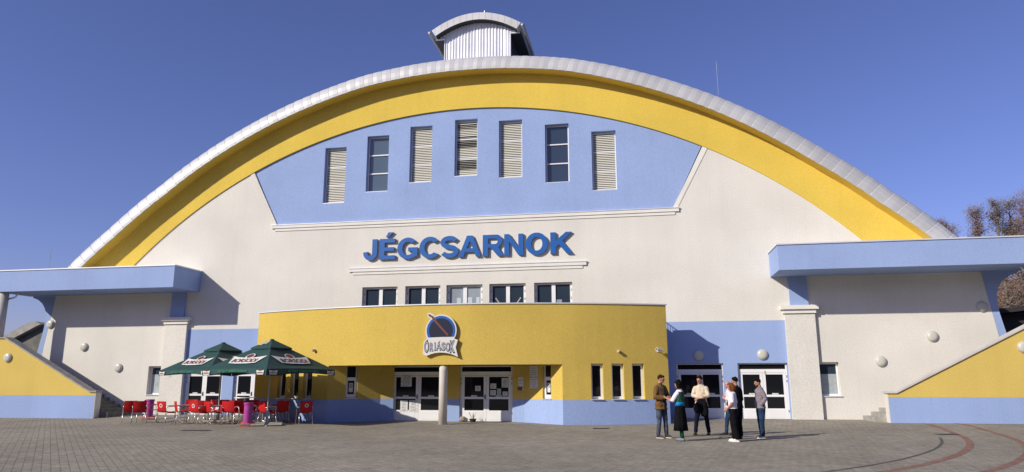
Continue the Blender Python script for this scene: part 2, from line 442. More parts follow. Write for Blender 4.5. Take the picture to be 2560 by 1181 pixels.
# --- windows ---------------------------------------------------------------
def frame_bars(mb, x0, x1, z0, z1, y, t=.06, d=.06, mull=(), trans=()):
    mb.box(x0, x1, y, y+d, z0, z0+t); mb.box(x0, x1, y, y+d, z1-t, z1)
    mb.box(x0, x0+t, y, y+d, z0+t, z1-t); mb.box(x1-t, x1, y, y+d, z0+t, z1-t)
    for mx in mull: mb.box(mx-t*.8, mx+t*.8, y-.004, y+d, z0+t, z1-t)
    for tz in trans: mb.box(x0+t, x1-t, y-.006, y+d, tz-t*.5, tz+t*.5)
for i, (x, z) in enumerate(WINX):
    x0, x1, z0, z1 = x-WHW+.012, x+WHW-.012, z+.03, z+WH-.012
    tr = [z0+(z1-z0)/3, z0+2*(z1-z0)/3]
    mb = MB(); frame_bars(mb, x0, x1, z0, z1, .24, .055, .07, (), tr)
    wn = mb.build('window', PVC, hall)
    mb = MB(); mb.box(x-WHW-.01, x+WHW+.01, .03, .24, z+.0, z+.028); mb.build('sill', COPE, wn)
    mb = MB(); mb.box(x0+.05, x1-.05, .285, .295, z0+.05, z1-.05)
    mb.build('pane', GLASSC if i == 1 else GLASSB if i == 5 else GLASS, wn)
    if i not in (1, 5):
        mb = MB(); zz = z0+.09; 
        while zz < z1-.07:
            if min(abs(zz-t) for t in tr) > .045:
                tilt = .018; q = .030 if not (i == 3 and noise.noise(Vector((zz*1.7, 3.1, 0))) > -.05) else random.uniform(.010, .020)
                mb.add([(x0+.056, .236-tilt, zz-.030), (x1-.056, .236-tilt, zz-.030), (x1-.056, .262, zz-.03+2*q), (x0+.056, .262, zz-.03+2*q),
                        (x0+.056, .244-tilt, zz-.036), (x1-.056, .244-tilt, zz-.036)], [(0, 1, 2, 3), (4, 5, 1, 0), (3, 2, 5, 4)])
            zz += .088
        mb.build('louvre', LOUV, wn)
for i, (a, b) in enumerate(RIB):
    mb = MB(); x0, x1, z0, z1 = a+.01, b-.01, 4.66, 6.045
    xm = (x0+x1)/2
    mb.box(x0, x1, .17, .25, z1-.07, z1); mb.box(x0, x1, .17, .25, z0, z0+.07)
    mb.box(x0, x0+.11, .17, .25, z0+.07, z1-.07); mb.box(x1-.11, x1, .17, .25, z0+.07, z1-.07); mb.box(xm-.09, xm+.09, .165, .25, z0+.07, z1-.07)
    wn = mb.build('window', PVC, hall)
    mb = MB(); mb.box(x0+.10, x1-.10, .215, .225, z0+.06, z1-.06); mb.build('pane', GLASSL if i == 2 else GLASSB, wn)
    for zz in (5.35, 5.72):
        for xx in (x0+.055, x1-.055): mb = MB(); mb.box(xx-.018, xx+.018, .155, .169, zz-.05, zz+.05); mb.build('hinge', STEEL, wn)
    mb = MB(); mb.box(a-.02, b+.02, -.05, .165, 4.60, 4.63); mb.build('sill', COPE, wn)
    if i == 2:
        mb = MB()
        for xx, ww, hh in ((-.30, .20, .42), (.18, .34, .44), (.62, .16, .44)): mb.box(xx-ww/2, xx+ww/2, .205, .213, z0+.08, z0+.08+.3+hh)
        mb.build('blind', mat('pale paper', (.5, .55, .6), .7), wn)
    if i == 4:
        mb = MB(); mb.box(xm+.12, xm+.38, .205, .213, z0+.08, z0+.62); mb.build('blind', GLASSL, wn)
    if i == 3:
        mb = MB()
        for sx in (-1, 1):
            n = 11; xa, xb = (xm-.60, xm-.10) if sx < 0 else (xm+.10, xm+.60)
            for k in range(n):
                t = (k+.5)/n; q = t if sx > 0 else 1-t
                xx = xa+(xb-xa)*t; zz = 5.02+.42*q*q
                mb.box(xx-.017, xx+.017, .200, .206, zz-.05, zz+.02); 
        mb.build('bunting', CREAMP, wn)
# low windows by the pilasters
for s in (-1, 1):
    a, b = sorted((s*LOWWIN[0], s*LOWWIN[1])); z0, z1 = .94, 2.34
    mb = MB(); frame_bars(mb, a+.01, b-.01, z0+.02, z1, .2, .07, .06)
    wn = mb.build('window', PVC, hall)
    mb = MB(); mb.box(a+.07, b-.07, .235, .245, z0+.08, z1-.06); mb.build('pane', GLASSB, wn)
    mb = MB(); mb.box(a+.09, b-.09, .222, .23, z0+.09, z0+(1.0 if s < 0 else .92)); mb.build('privacy_film', mat('frosted film', (.36, .40, .41) if s < 0 else (.15, .17, .19), .5, var=.15, vscale=5), wn)
    mb = MB(); mb.box(a-.03, b+.03, -.05, .2, z0-.02, z0+.018); mb.build('sill', COPE, wn)

# --- doors -----------------------------------------------------------------
def door(x0, x1, z0, z1, y, parent, bar=True, flip=1):
    """white double door with a dark transom; front of frame at y"""
    H = z1-z0; mb = MB(); t = .065; xm = (x0+x1)/2
    zt = z1-.24*H/2.3                       # transom bottom
    mb.box(x0+t, x1-t, y, y+.07, zt-.15, zt); mb.box(x0, x0+t, y, y+.07, z0, z1); mb.box(x1-t, x1, y, y+.07, z0, z1)
    mb.box(x0+t, x1-t, y, y+.07, z1-.04, z1)
    d = mb.build('door', PVC, parent)
    mb = MB(); mb.box(x0+t, x1-t, y+.04, y+.05, zt, z1-.04); mb.build('transom_pane', GLASS, d)
    zl = zt-.155; z_mid = z0+(zl-z0)*.505; z_k = z0+(zl-z0)*.235
    for i, (a, b) in enumerate(((x0+t+.006, xm-.004), (xm+.004, x1-t-.006))):
        mb = MB(); s_ = .115
        mb.box(a, a+s_, y+.006, y+.062, z0+.012, zl-.004); mb.box(b-s_, b, y+.006, y+.062, z0+.012, zl-.004)
        mb.box(a+s_, b-s_, y+.006, y+.062, zl-.07, zl-.004)
        mb.box(a+s_, b-s_, y+.004, y+.062, z_mid-.045, z_mid+.045)
        mb.box(a+s_, b-s_, y+.006, y+.062, z0+.012, z_k)
        mb.box(a+s_+.03, b-s_-.03, y-.002, y+.006, z0+.07, z_k-.05)
        lf = mb.build('door_leaf', PVC, d)
        mb = MB(); mb.box(a+s_, b-s_, y+.03, y+.04, z_mid+.045, zl-.07); mb.box(a+s_, b-s_, y+.03, y+.04, z_k, z_mid-.045)
        mb.build('door_pane', GLASS, d)
        if bar:
            mb = MB(); c = (a+b)/2; mb.box(c-.13, c+.13, y+.004, y+.027, z_mid+.05, z_mid+.11); mb.build('push_plate', PAPER, d)
        mb = MB(); hx = (b-.045) if i == 0 else (a+.045)
        if i == 0:
            mb.box(hx-.02, hx+.02, y-.012, y+.004, z_mid-.06, z_mid+.14); mb.tube([(hx, y-.01, z_mid+.05), (hx, y-.055, z_mid+.05), (hx-.11, y-.055, z_mid+.05)], .011, 8)
            mb.build('handle', DARKM, d)
        hx = a-.03 if i == 0 else b+.03
        for zz in (z0+.35, z0+(zl-z0)*.82, z0+(zl-z0)*.92): mb = MB(); mb.box(hx-.018, hx+.018, y-.014, y-.001, zz-.045, zz+.045); mb.build('hinge', STEEL, d)
    return d
for s in (-1, 1):
    for a, b in ((9.61, 11.59), (12.20, 14.23)):
        x0, x1 = sorted((s*a, s*b)); door(x0, x1, -.03, 2.32, .12, hall)

# --- roof tower ------------------------------------------------------------
Y0, Y1 = 2.25, 14
mb = MB()
def tw_top(x): return 21.08-.80*(abs(x)/2.42)**2
zb = 16.6; ze = 19.93
# front cladding: profile of vertical ribs
xs = []; x = -2.32
while x < 2.33: xs.append(x); x += .0425
def cl_y(i): return Y0+(.0 if (i//2) % 2 else .035)+(0.02 if i % 9 == 0 else 0)
for i in range(len(xs)-1):
    xa, xb = xs[i], xs[i+1]
    bot = zb if (xa > -1.83 and xb < 1.83) else ze
    ya, yb = cl_y(i), cl_y(i+1)
    mb.add([(xa, ya, bot), (xb, yb, bot), (xb, yb, tw_top(xb)-.3), (xa, ya, tw_top(xa)-.3)], [(0, 1, 2, 3)])
mb.box(-1.84, -1.80, Y0-.03, Y0+.1, zb, ze); mb.box(1.80, 1.84, Y0-.03, Y0+.1, zb, ze)
tw = mb.build('roof_tower', CLAD, hall)
mb = MB(); mb.box(-1.80, 1.80, Y0+.08, Y1, zb-1, ze+.4); mb.build('tower_body', DARKM, tw)
mb = MB()
for s in (-1, 1):
    a, b = sorted((s*1.83, s*2.34)); mb.box(a, b, Y0-.02, Y0+.06, ze-.04, ze+.01)
mb.build('eave_flashing', COPE, tw)
mb = MB()
for s in (-1, 1):
    a, b = sorted((s*1.81, s*2.4)); mb.box(a, b, Y0+.07, Y1, ze-.02, ze+.06)
    zz = zb
    while zz < ze: mb.box(min(s*1.81, s*1.84), max(s*1.81, s*1.84), Y0+.12, Y1, zz, zz+.06); zz += .16
mb.build('tower_side', DARKM, tw)
mb = MB(); N = 28; R = []
for i in range(N+1):
    x = -2.45+4.9*i/N; z = tw_top(x); dz = -.80*2*x/2.42**2; nn = math.hypot(1, dz); ox, oz = -(-dz)/nn, 1/nn
    ox = -dz/nn
    R.append([(x, Y0-.42, z), (x, Y1+.3, z), (x-ox*.40, Y1+.3, z-oz*.40), (x-ox*.40, Y0-.42, z-oz*.40)])
vs = [q for r in R for q in r]
mb.add(vs, [(4*i, 4*i+4, 4*i+5, 4*i+1) for i in range(N)]+[(4*i+3, 4*i+7, 4*i+4, 4*i) for i in range(N)]+[(0, 1, 2, 3), (4*N+3, 4*N+2, 4*N+1, 4*N)])
tr_ = mb.build('tower_roof', ZINC, tw)
mb = MB(); mb.add([(q[0], q[1]+(.012 if q[1] < Y1 else -.01), q[2]+.002) for q in vs], [(4*i+2, 4*i+6, 4*i+7, 4*i+3) for i in range(N)]); mb.build('underside_shade', DARKM, tr_)  # dark sheet paints in the shadow under the tower roof
mb = MB()
for i in range(1, N, 2): 
    q = R[i]; mb.box(q[0][0]-.006, q[0][0]+.006, Y0-.428, Y0-.42, q[3][2]+.01, q[0][2]-.01)
mb.build('roof_seam', LAMPR, tr_)
for s in (-1, 1):
    mb = MB(); mb.tube([(s*2.56, Y0-.45, 20.12), (s*2.56, Y1+.3, 20.12)], .10, 10); mb.build('gutter', STEEL, tw, smooth=True)
# lightning rods
mb = MB(); mb.tube([(12.1, -.1, 14.6), (12.1, -.1, 16.3)], .007, 6); mb.build('lightning_rod', STEEL, hall)
mb = MB(); mb.tube([(-21.9, -1.0, 7.1), (-21.9, -1.0, 8.35)], .012, 6); mb.build('lightning_rod', STEEL, hall)
mb = MB(); mb.tube([(0.1, 3.5, 20.9), (0.1, 3.5, 22.1)], .01, 6); mb.build('lightning_rod', COPE, hall)

# ================================================================== ENTRANCE BLOCK (curved front)
CY, CR = 17.92, 22.07
def arcY(x, off=0): return CY-math.sqrt((CR+off)**2-x*x)
def arcbox(mb, xa, xb, z0, z1, th=.35, off=0., n=None, m=None):
    n = n or max(1, int(abs(xb-xa)/.45))
    ta, tb = math.asin(xa/CR), math.asin(xb/CR); R = []
    for i in range(n+1):
        t = ta+(tb-ta)*i/n; s_, c_ = math.sin(t), math.cos(t); ro, ri = CR+off, CR+off-th
        R.append([(ro*s_, CY-ro*c_, z0), (ri*s_, CY-ri*c_, z0), (ri*s_, CY-ri*c_, z1), (ro*s_, CY-ro*c_, z1)])
    vs = [q for r in R for q in r]; fs = []
    for i in range(n):
        for k in range(4): fs.append((4*i+k, 4*i+(k+1) % 4, 4*i+4+(k+1) % 4, 4*i+4+k))
    fs += [(3, 2, 1, 0), (4*n, 4*n+1, 4*n+2, 4*n+3)]
    mb.add(vs, fs, m)
ent = thing('entrance_block', 'low curved yellow entrance block with blue base and recessed doors in front of the hall', 'entrance building', (0, 0, 0))
NW = [(6.12, 6.60), (6.93, 7.41), (7.74, 8.22)]; NWL = [(-6.30, -5.82), (-7.02, -6.54), (-7.76, -7.28)]
ZB, ZS = .85, 2.25
mb = MB()
arcbox(mb, -5.0, 5.0, ZS, 4.68); arcbox(mb, 5.0, 9.2, 2.28, 4.68); arcbox(mb, -9.2, -5.0, 2.28, 4.68)
for segs in ([5.0]+[q for p in NW for q in p]+[9.2], sorted([-5.0, -9.2]+[q for p in NWL for q in p])):
    for a, b in zip(segs[::2], segs[1::2]): arcbox(mb, a, b, ZB, 2.28)
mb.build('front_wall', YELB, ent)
for a, b in ((5.0, 9.2), (-9.2, -5.0)):
    mb = MB(); arcbox(mb, a, b, -.3, ZB-.002); mb.build('blue_base', BLUE, ent)
mb = MB(); arcbox(mb, -9.24, 9.24, 4.682, 4.73, .43, .04, 60); mb.build('parapet_cap', COPE, ent)
for s in (-1, 1):      # side walls with the dropped parapet next to the hall
    P = [(-.002, -.3), (-.002, 3.92), (-.62, 3.92), (-.62, 4.26), (-1.11, 4.66), (-1.86, 4.66), (-1.86, -.3)]
    mb = MB(); mb.plate(P if s > 0 else [(-p[0], p[1]) for p in P], (), (s*9.2, 0, 0), u=(0, 1, 0) if s > 0 else (0, -1, 0), th=.3)
    mb.build('side_wall', BLUE, ent)
mb = MB()
for k in range(7): mb.tube([(9.1, -.02-.1*k, 3.92), (9.1, -.02-.1*k, 4.24)], .012, 6)
mb.tube([(9.1, 0, 4.25), (9.1, -.62, 4.25)], .02, 8); mb.build('roof_railing', STEEL, ent)
mb = MB(); arcbox(mb, -8.85, 8.85, 3.5, 3.6, .01, -.36, 40)
vs = [(-8.9, -.01, 3.7)]+[(x, arcY(x, -.3), 3.7) for x in [-8.9+17.8*i/40 for i in range(41)]]+[(8.9, -.01, 3.7)]
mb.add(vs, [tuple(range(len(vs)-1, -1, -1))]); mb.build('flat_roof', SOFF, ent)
# soffit of the porch
mb = MB(); vs = [(x, arcY(x, -.34), ZS+.012) for x in [-5+10*i/24 for i in range(25)]]+[(5.0, -1.6, ZS+.012), (-5.0, -1.6, ZS+.012)]
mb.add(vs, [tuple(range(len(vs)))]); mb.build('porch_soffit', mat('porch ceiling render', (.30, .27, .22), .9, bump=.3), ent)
# recess walls: back pillar and two kinked side walls
A = (5.0, -3.55); B = (3.2, -2.06); Cc = (2.66, -1.9)
def wallseg(mb, p, q, z0, z1, holes=(), th=.25, m=None):
    p = Vector((*p, 0)); q = Vector((*q, 0)); L = (q-p).length
    mb.plate(rect(0, L, z0, z1), holes, p, u=(q-p), th=th, m=m)
for s in (-1, 1):
    def P(a): return (s*a[0], a[1])
    mb = MB(); mb2 = MB()
    if s > 0: s1, s2 = (P(B), P(A)), (P(Cc), P(B))
    else: s1, s2 = (P(A), P(B)), (P(B), P(Cc))
    L = math.hypot(A[0]-B[0], A[1]-B[1])
    c = .62*L if s > 0 else L-.52*L
    c = (0.60*L) if s > 0 else (.44*L)
    h = [rect(c-.25, c+.25, ZB+.001, 2.24)]
    wallseg(mb, *s1, ZB-.001+.002, ZS, [rect(c-.25, c+.25, ZB+.03, 2.22)]); wallseg(mb, *s2, ZB+.001, ZS)
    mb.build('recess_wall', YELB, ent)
    wallseg(mb2, *s1, -.3, ZB); wallseg(mb2, *s2, -.3, ZB); mb2.build('recess_base', BLUE, ent)
    # its window: dark upper pane, framed lower pane
    p = Vector((*s1[0], 0)); q = Vector((*s1[1], 0)); u = (q-p).normalized(); nb = Vector((0, 0, 1)).cross(u)
    def loc(mbx, a0, a1, d0, d1, z0, z1, m=None):
        c8 = [p+u*a+nb*d+Vector((0, 0, z)) for z in (z0, z1) for (a, d) in ((a0, d0), (a1, d0), (a1, d1), (a0, d1))]
        mbx.add(c8, [(0, 3, 2, 1), (4, 5, 6, 7), (0, 1, 5, 4), (1, 2, 6, 5), (2, 3, 7, 6), (3, 0, 4, 7)], m)
    mb = MB(); a0, a1, z0, z1 = c-.245, c+.245, ZB+.035, 2.215
    loc(mb, a0, a1, .1, .16, z0, z0+.16); loc(mb, a0, a0+.05, .1, .16, z0+.16, z1); loc(mb, a1-.05, a1, .1, .16, z0+.16, z1); loc(mb, a0+.05, a1-.05, .1, .16, 1.62, 1.76)
    loc(mb, a0+.05, a0+.1, .1, .16, z0+.16, 1.62); loc(mb, a1-.1, a1-.05, .1, .16, z0+.16, 1.62)
    wn = mb.build('window', PVC, ent)
    mb = MB(); loc(mb, a0+.05, a1-.05, .13, .14, z0+.15, z1); mb.build('pane', GLASS, wn)
    mb = MB(); loc(mb, c-.28, c+.28, -.04, .1, ZB+.004, ZB+.03); mb.build('sill', COPE, wn)
    tagm = MB(); loc(tagm, c-.09, c+.09, .118, .122, 1.14, 1.52)
    nt_ = tagm.build('no_smoking_notice', PAPER)
    tag(nt_, 'white no smoking notice behind the small window %s of the porch' % ('on the right-hand side wall' if s > 0 else 'on the left-hand side wall'), 'notice', 'no smoking notices at the porch')
    rr = MB()
    cc = p+u*c+nb*.112+Vector((0, 0, 1.40))
    n = 24; vsr = []
    for k in range(n):
        a = 2*PI*k/n
        for R_ in (.052, .07): vsr.append(cc+u*math.cos(a)*R_+Vector((0, 0, math.sin(a)*R_)))
    rr.add(vsr, [(2*k, 2*k+1, (2*k+3) % (2*n), (2*k+2) % (2*n)) for k in range(n)])
    rr.add([cc+u*a+Vector((0, 0, b)) for a, b in ((-.045, .035), (-.035, .045), (.045, -.035), (.035, -.045))], [(0, 1, 2, 3)])
    rr.build('ring_symbol', INK, nt_)
mb = MB(); mb.box(-.33, .33, -1.9, -1.6, ZB, ZS); mb.build('porch_pillar', YELB, ent)
mb = MB(); mb.box(-.33, .33, -1.9, -1.6, -.3, ZB-.002); mb.build('porch_pillar_base', BLUE, ent)
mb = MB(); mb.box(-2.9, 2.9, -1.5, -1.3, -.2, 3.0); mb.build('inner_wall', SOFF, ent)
dl = door(-2.78, -.335, -.10, 2.24, -1.80, ent); dr_ = door(.335, 2.65, -.10, 2.24, -1.80, ent)
mb = MB(); mb.lathe([(.172, -.2), (.172, 2.0), (.172, ZS)], (.17, -3.92, 0), 28); mb.build('porch_column', COLM, ent, smooth=True)
# narrow windows in the curved wall
for a, b in NW+NWL:
    t = math.asin((a+b)/2/CR); 
    wobj = None
    mb = MB(); arcbox(mb, a, b, ZB+.0, ZB+.025, .30, .06, 1); 
    sill = mb
    mb = MB()
    arcbox(mb, a+.002, b-.002, ZB+.028, ZB+.13, .06, -.16, 1); arcbox(mb, a+.002, b-.002, 2.20, 2.275, .06, -.16, 1)
    arcbox(mb, a+.002, a+.075, ZB+.13, 2.20, .06, -.16, 1); arcbox(mb, b-.075, b-.002, ZB+.13, 2.20, .06, -.16, 1)
    wn = mb.build('narrow_window', PVC, ent)
    sill.build('sill', COPE, wn)
    mb = MB(); arcbox(mb, a+.07, b-.07, ZB+.12, 2.21, .01, -.19, 1); mb.build('pane', GLASS, wn)

# ================================================================== STAIRS AT BOTH ENDS
for s in (-1, 1):
    side = 'left' if s < 0 else 'right'
    st = thing('outer_staircase', ('shaded stairs behind the yellow and blue wall at the left end of the hall' if s < 0 else 'sunlit stairs behind the yellow and blue wall at the right end of the hall'), 'staircase', (0, 0, 0), 0, 'stairs up to the wing doors')
    P = [(17.5, .95), (17.5, 1.10), (17.80, 1.10), (22.9, 3.70), (29, 3.70), (29, .95)]
    P = [(s*a, b) for a, b in P]
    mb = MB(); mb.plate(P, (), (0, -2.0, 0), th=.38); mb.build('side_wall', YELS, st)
    mb = MB(); a, b = sorted((s*17.47, s*17.498)); mb.box(a, b, -1.995, -1.62, -.3, 1.098); mb.build('end_face', WHITE, st)
    mb = MB(); a, b = sorted((s*17.5, s*29)); mb.box(a, b, -2.0, -1.62, -.3, .948); mb.build('blue_base', BLUE, st)
    C2 = [(17.42, 1.102), (17.42, 1.17), (17.79, 1.17), (22.89, 3.772), (29, 3.772), (29, 3.702), (22.9, 3.702), (17.80, 1.102)]
    C2 = [(s*a, b) for a, b in C2]
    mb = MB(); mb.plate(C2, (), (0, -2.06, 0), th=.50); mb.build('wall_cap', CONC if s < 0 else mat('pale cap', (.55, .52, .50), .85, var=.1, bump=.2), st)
    mb = MB(); n = 16
    for k in range(n):
        a, b = sorted((s*(17.05+.32*k), s*(17.05+.32*(k+1)) if k < n-1 else s*29))
        mb.box(a, b, -1.615, -.004, -.3, .01+.16*(k+1)+(.0))
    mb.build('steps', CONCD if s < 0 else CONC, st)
    # left cap and steps get darker concrete, their shade put into the colour
# structures glimpsed behind the ends
mb = MB(); mb.plate([(-25.7, 2), (-22.6, 2), (-22.6, 4.35), (-23.62, 4.60), (-25.7, 3.9-.4)], (), (0, .9, 0), th=.3)
bk = thing('rear_stair_parapet', 'grey rough parapet with a sloping cap seen behind the left stairs', 'parapet', (0, 0, 0))
mb.build('parapet_wall', CONCD, bk)
mb = MB(); mb.plate([(-25.9, 3.5), (-23.62, 4.58), (-23.5, 4.62), (-23.85, 4.76), (-24.3, 4.70), (-25.9, 3.92)], (), (0, .6, 0), th=.9); mb.build('sloping_cap', CONC, bk)
bk = thing('rear_shed', 'low dark roofed shed seen behind the right end of the hall', 'shed', (0, 0, 0))
mb = MB(); mb.box(25.5, 36, 6.4, 12, -.2, 4.75); mb.build('shed_wall', mat('dark brown boards', (.035, .03, .028), .9), bk)
mb = MB(); mb.add([(24.9, 5.9, 4.72), (37, 5.9, 6.0), (37, 12.4, 6.0), (24.9, 12.4, 4.72), (24.9, 5.9, 4.95), (37, 5.9, 6.25), (37, 12.4, 6.25), (24.9, 12.4, 4.95)], [(0,3,2,1),(4,5,6,7),(0,1,5,4),(1,2,6,5),(2,3,7,6),(3,0,4,7)])
mb.add([(25.5, 6.2, 4.7), (36, 6.2, 4.7), (36, 6.2, 5.9)], [(0, 1, 2)])
mb.build('shed_roof', mat('tarred roofing', (.03, .03, .033), .9), bk)

# ================================================================== LAMPS AND CAMERAS ON THE WALLS
def make_lamp():
    t = thing('wall_lamp', 'x', 'wall lamp', (0, 0, 0), 0, 'round opal wall lamps')
    mb = MB(); mb.lathe([(.0, 0), (.215, 0), (.22, .02), (.22, .055), (.205, .065), (0, .065)], n=28, axis='y'); mb.build('lamp_rim', LAMPR, t, smooth=False)
    mb = MB(); mb.lathe([(.20, .055), (.193, .072), (.165, .095), (.11, .110), (.05, .117), (.002, .118)], n=28, axis='y'); mb.build('lamp_globe', LAMPG, t, smooth=True)
    return t
lamp0 = make_lamp(); first = True
LP = [(13.25, 2.69, 0, 'round wall lamp in the sun above the rightmost double door'), (10.59, 2.67, 0, 'round wall lamp in shadow above the door next to the entrance block'),
      (17.96, 2.37, 0, 'round wall lamp lowest on the white right wing wall'), (20.05, 3.38, 0, 'round wall lamp in the middle of the climbing row on the right wing'),
      (22.06, 4.58, 0, 'round wall lamp on the right wing half in the canopy shadow'), (22.46, 2.83, -2.0, 'round wall lamp on the yellow stair wall at the right edge'),
      (-18.0, 2.28, 0, 'round wall lamp lowest on the white left wing wall'), (-20.13, 3.35, 0, 'round wall lamp in the middle of the climbing row on the left wing'),
      (-22.30, 4.54, 0, 'round wall lamp highest on the left wing beside the blue fin'), (-22.6, 2.76, -2.0, 'round wall lamp on the yellow stair wall at the left edge'),
      (-13.25, 2.69, 0, 'round wall lamp on the blue bay behind the rear parasol'), (-10.59, 2.67, 0, 'round wall lamp on the blue bay between the two parasol tops')]
for x, z, y, lab in LP:
    o = lamp0 if first else copy_tree(lamp0); first = False
    o.location = (x, y-.002, z); o['label'] = lab
# security camera and two hooded sensors on the curved wall
def arcplace(o, x, z, off=0): t = math.asin(x/CR); o.location = ((CR+off)*math.sin(t), CY-(CR+off)*math.cos(t), z); o.rotation_euler = (0, 0, t)
t = thing('security_camera', 'white bullet security camera at the right end of the yellow wall', 'security camera')
mb = MB(); mb.box(-.04, .04, -.02, 0, -.05, .05); mb.tube([(0, 0, 0), (0, -.12, .0)], .02, 8); mb.build('bracket', PVC, t)
mb = MB(); mb.tube([(-.16, -.26, .06), (.14, -.12, -.0)], .06, 14); mb.box(-.02, .02, -.15, -.1, -.03, .03); mb.build('camera_housing', PVC, t, smooth=False)
mb = MB(); mb.tube([(-.165, -.262, .062), (-.158, -.259, .06)], .045, 14); mb.build('lens', INK, t)
arcplace(t, 8.80, 2.80)
def sensor(x, z, lab):
    t = thing('motion_sensor', lab, 'motion sensor', group='motion sensors on the curved wall')
    mb = MB(); mb.lathe([(.002, 0), (.06, 0), (.06, .05), (.05, .09), (.002, .1)], n=16, axis='y'); mb.build('sensor_body', CREAMP, t)
    mb = MB(); mb.ell((.0, -.10, -.015), (.07, .05, .06), 12); mb.build('hood', mat('brown hood', (.25, .17, .10), .5), t)
    arcplace(t, x, z)
sensor(7.24, 2.76, 'small hooded motion sensor above the narrow windows on the right'); sensor(-5.75, 2.92, 'small hooded motion sensor above the front parasol')

# ================================================================== SIGNS
sg = thing('hall_name_sign', 'big blue raised letters JÉGCSARNOK across the white gable', 'sign', (0, 0, 0))
word = 'JÉGCSARNOK'
W_ = .252                                     # stroke, in cap heights
def arc_(cx, cy, rx, ry, a0, a1, n=22): return [(cx+rx*math.cos(math.radians(a0+(a1-a0)*i/n)), cy+ry*math.sin(math.radians(a0+(a1-a0)*i/n))) for i in range(n+1)]
def glyph(ch, w):
    """outline polygons (outer + holes) of a bold grotesque capital, cap height 1, width w (both in cap heights)"""
    t = W_
    if ch == 'E': return [[(0, 0), (w, 0), (w, .19), (t, .19), (t, .405), (w*.93, .405), (w*.93, .585), (t, .585), (t, .81), (w*.98, .81), (w*.98, 1), (0, 1)]], []
    if ch == 'J':
        r = w/2; o = [(w, 1), (w-t, 1), (w-t, .33)]+arc_(w-t-.115, .33, .115, .145, 0, -180, 12)[1:]+[(t*.95, .40), (0, .37)]+arc_(w*.5, .35, w*.5, .37, 180, 360, 22)[1:]
        return [o], []
    if ch == 'N': return [[(0, 0), (t*.92, 0), (t*.92, .64), (w-t*.92, 0), (w, 0), (w, 1), (w-t*.92, 1), (w-t*.92, .37), (t*.92, 1), (0, 1)]], []
    if ch == 'K': return [[(0, 0), (t, 0), (t, .30), (t+.13, .44), (w-.28, 0), (w, 0), (t+.30, .60), (w-.03, 1), (w-.31, 1), (t, .62), (t, 1), (0, 1)]], []
    if ch == 'A': return [[(0, 0), (.235, 0), (.315, .22), (w-.315, .22), (w-.235, 0), (w, 0), (w/2+.135, 1), (w/2-.135, 1)]], [[(.385, .40), (w/2, .74), (w-.385, .40)]]
    if ch == 'R':
        o = [(0, 0), (t, 0), (t, .39), (t+.13, .39), (w-.27, 0), (w, 0), (w-.22, .38), (w-.20, .42)]+arc_(w-.33, .705, .29, .295, -62, 90, 14)+[(0, 1)]
        h = [(t, .56)]+arc_(w-.38, .69, .115, .13, -90, 90, 10)+[(t, .82)]
        return [o], [h]
    if ch == 'O': return [arc_(w/2, .5, w/2, .52, 0, 360, 44)[:-1]], [arc_(w/2, .5, w/2-t, .52-.20, 0, 360, 44)[:-1]]
    if ch == 'C':
        r_ = w/1.80; o = arc_(r_, .5, r_, .52, 38, 322, 40); i_ = arc_(r_, .5, r_-t, .52-.20, 322-9, 38+9, 34); return [o+i_], []
    if ch == 'G':
        r_ = w/1.93; o = arc_(r_, .5, r_, .52, 40, 300, 40)+[(w, .13), (w, .54), (w*.54, .54), (w*.54, .365), (w-t*.95, .365), (w-t*.95, .25)]; i_ = arc_(r_, .5, r_-t, .52-.20, 300, 50, 30); return [o+i_], []
    if ch == 'S':
        c = arc_(w*.5, .715, w*.5-.11, .20, 22, 270, 22)[:-1]; c2 = arc_(w*.5, .285, w*.5-.105, .20, 90, -158, 22)
        P_ = c+[(w*.42, .525), (w*.58, .475)]+c2[1:]; L_, R_ = [], []
        for i in range(len(P_)):
            a, b = P_[max(0, i-1)], P_[min(len(P_)-1, i+1)]; dx, dy = b[0]-a[0], b[1]-a[1]; q = math.hypot(dx, dy) or 1
            L_.append((P_[i][0]-dy/q*.108, P_[i][1]+dx/q*.108)); R_.append((P_[i][0]+dy/q*.108, P_[i][1]-dx/q*.108))
        return [L_+R_[::-1]], []
EXT = {0: (-5.07, -4.36), 1: (-4.24, -3.44), 2: (-3.33, -2.31), 3: (-2.22, -1.26), 4: (-1.17, -.28), 5: (-.27, .82), 6: (.91, 1.90), 7: (1.95, 2.86), 8: (2.97, 4.02), 9: (4.14, 5.18)}
capm = 1.02
for i, ch in enumerate('JEGCSARNOK'):
    a, b = EXT[i]; w = (b-a)/capm; outs, hol = glyph(ch, w)
    if i == 1: outs.append([(.30, 1.09), (.45, 1.09), (.68, 1.31), (.42, 1.31)])
    mb = MB()
    for k, o in enumerate(outs):
        hh = hol if k == 0 else []
        ar = sum(o[j][0]*o[(j+1) % len(o)][1]-o[(j+1) % len(o)][0]*o[j][1] for j in range(len(o)))
        if ar < 0: o = o[::-1]
        P = [(a+x*capm, 7.375+y*capm) for x, y in o]; HH = [[(a+x*capm, 7.375+y*capm) for x, y in h] for h in hh]
        mb.plate(P, HH, (0, -.125, 0), th=.012, m=SIGNB); mb.plate(P, HH, (0, -.1128, 0), th=.09, m=SIGNS)
    mb.build('letter', None, sg)

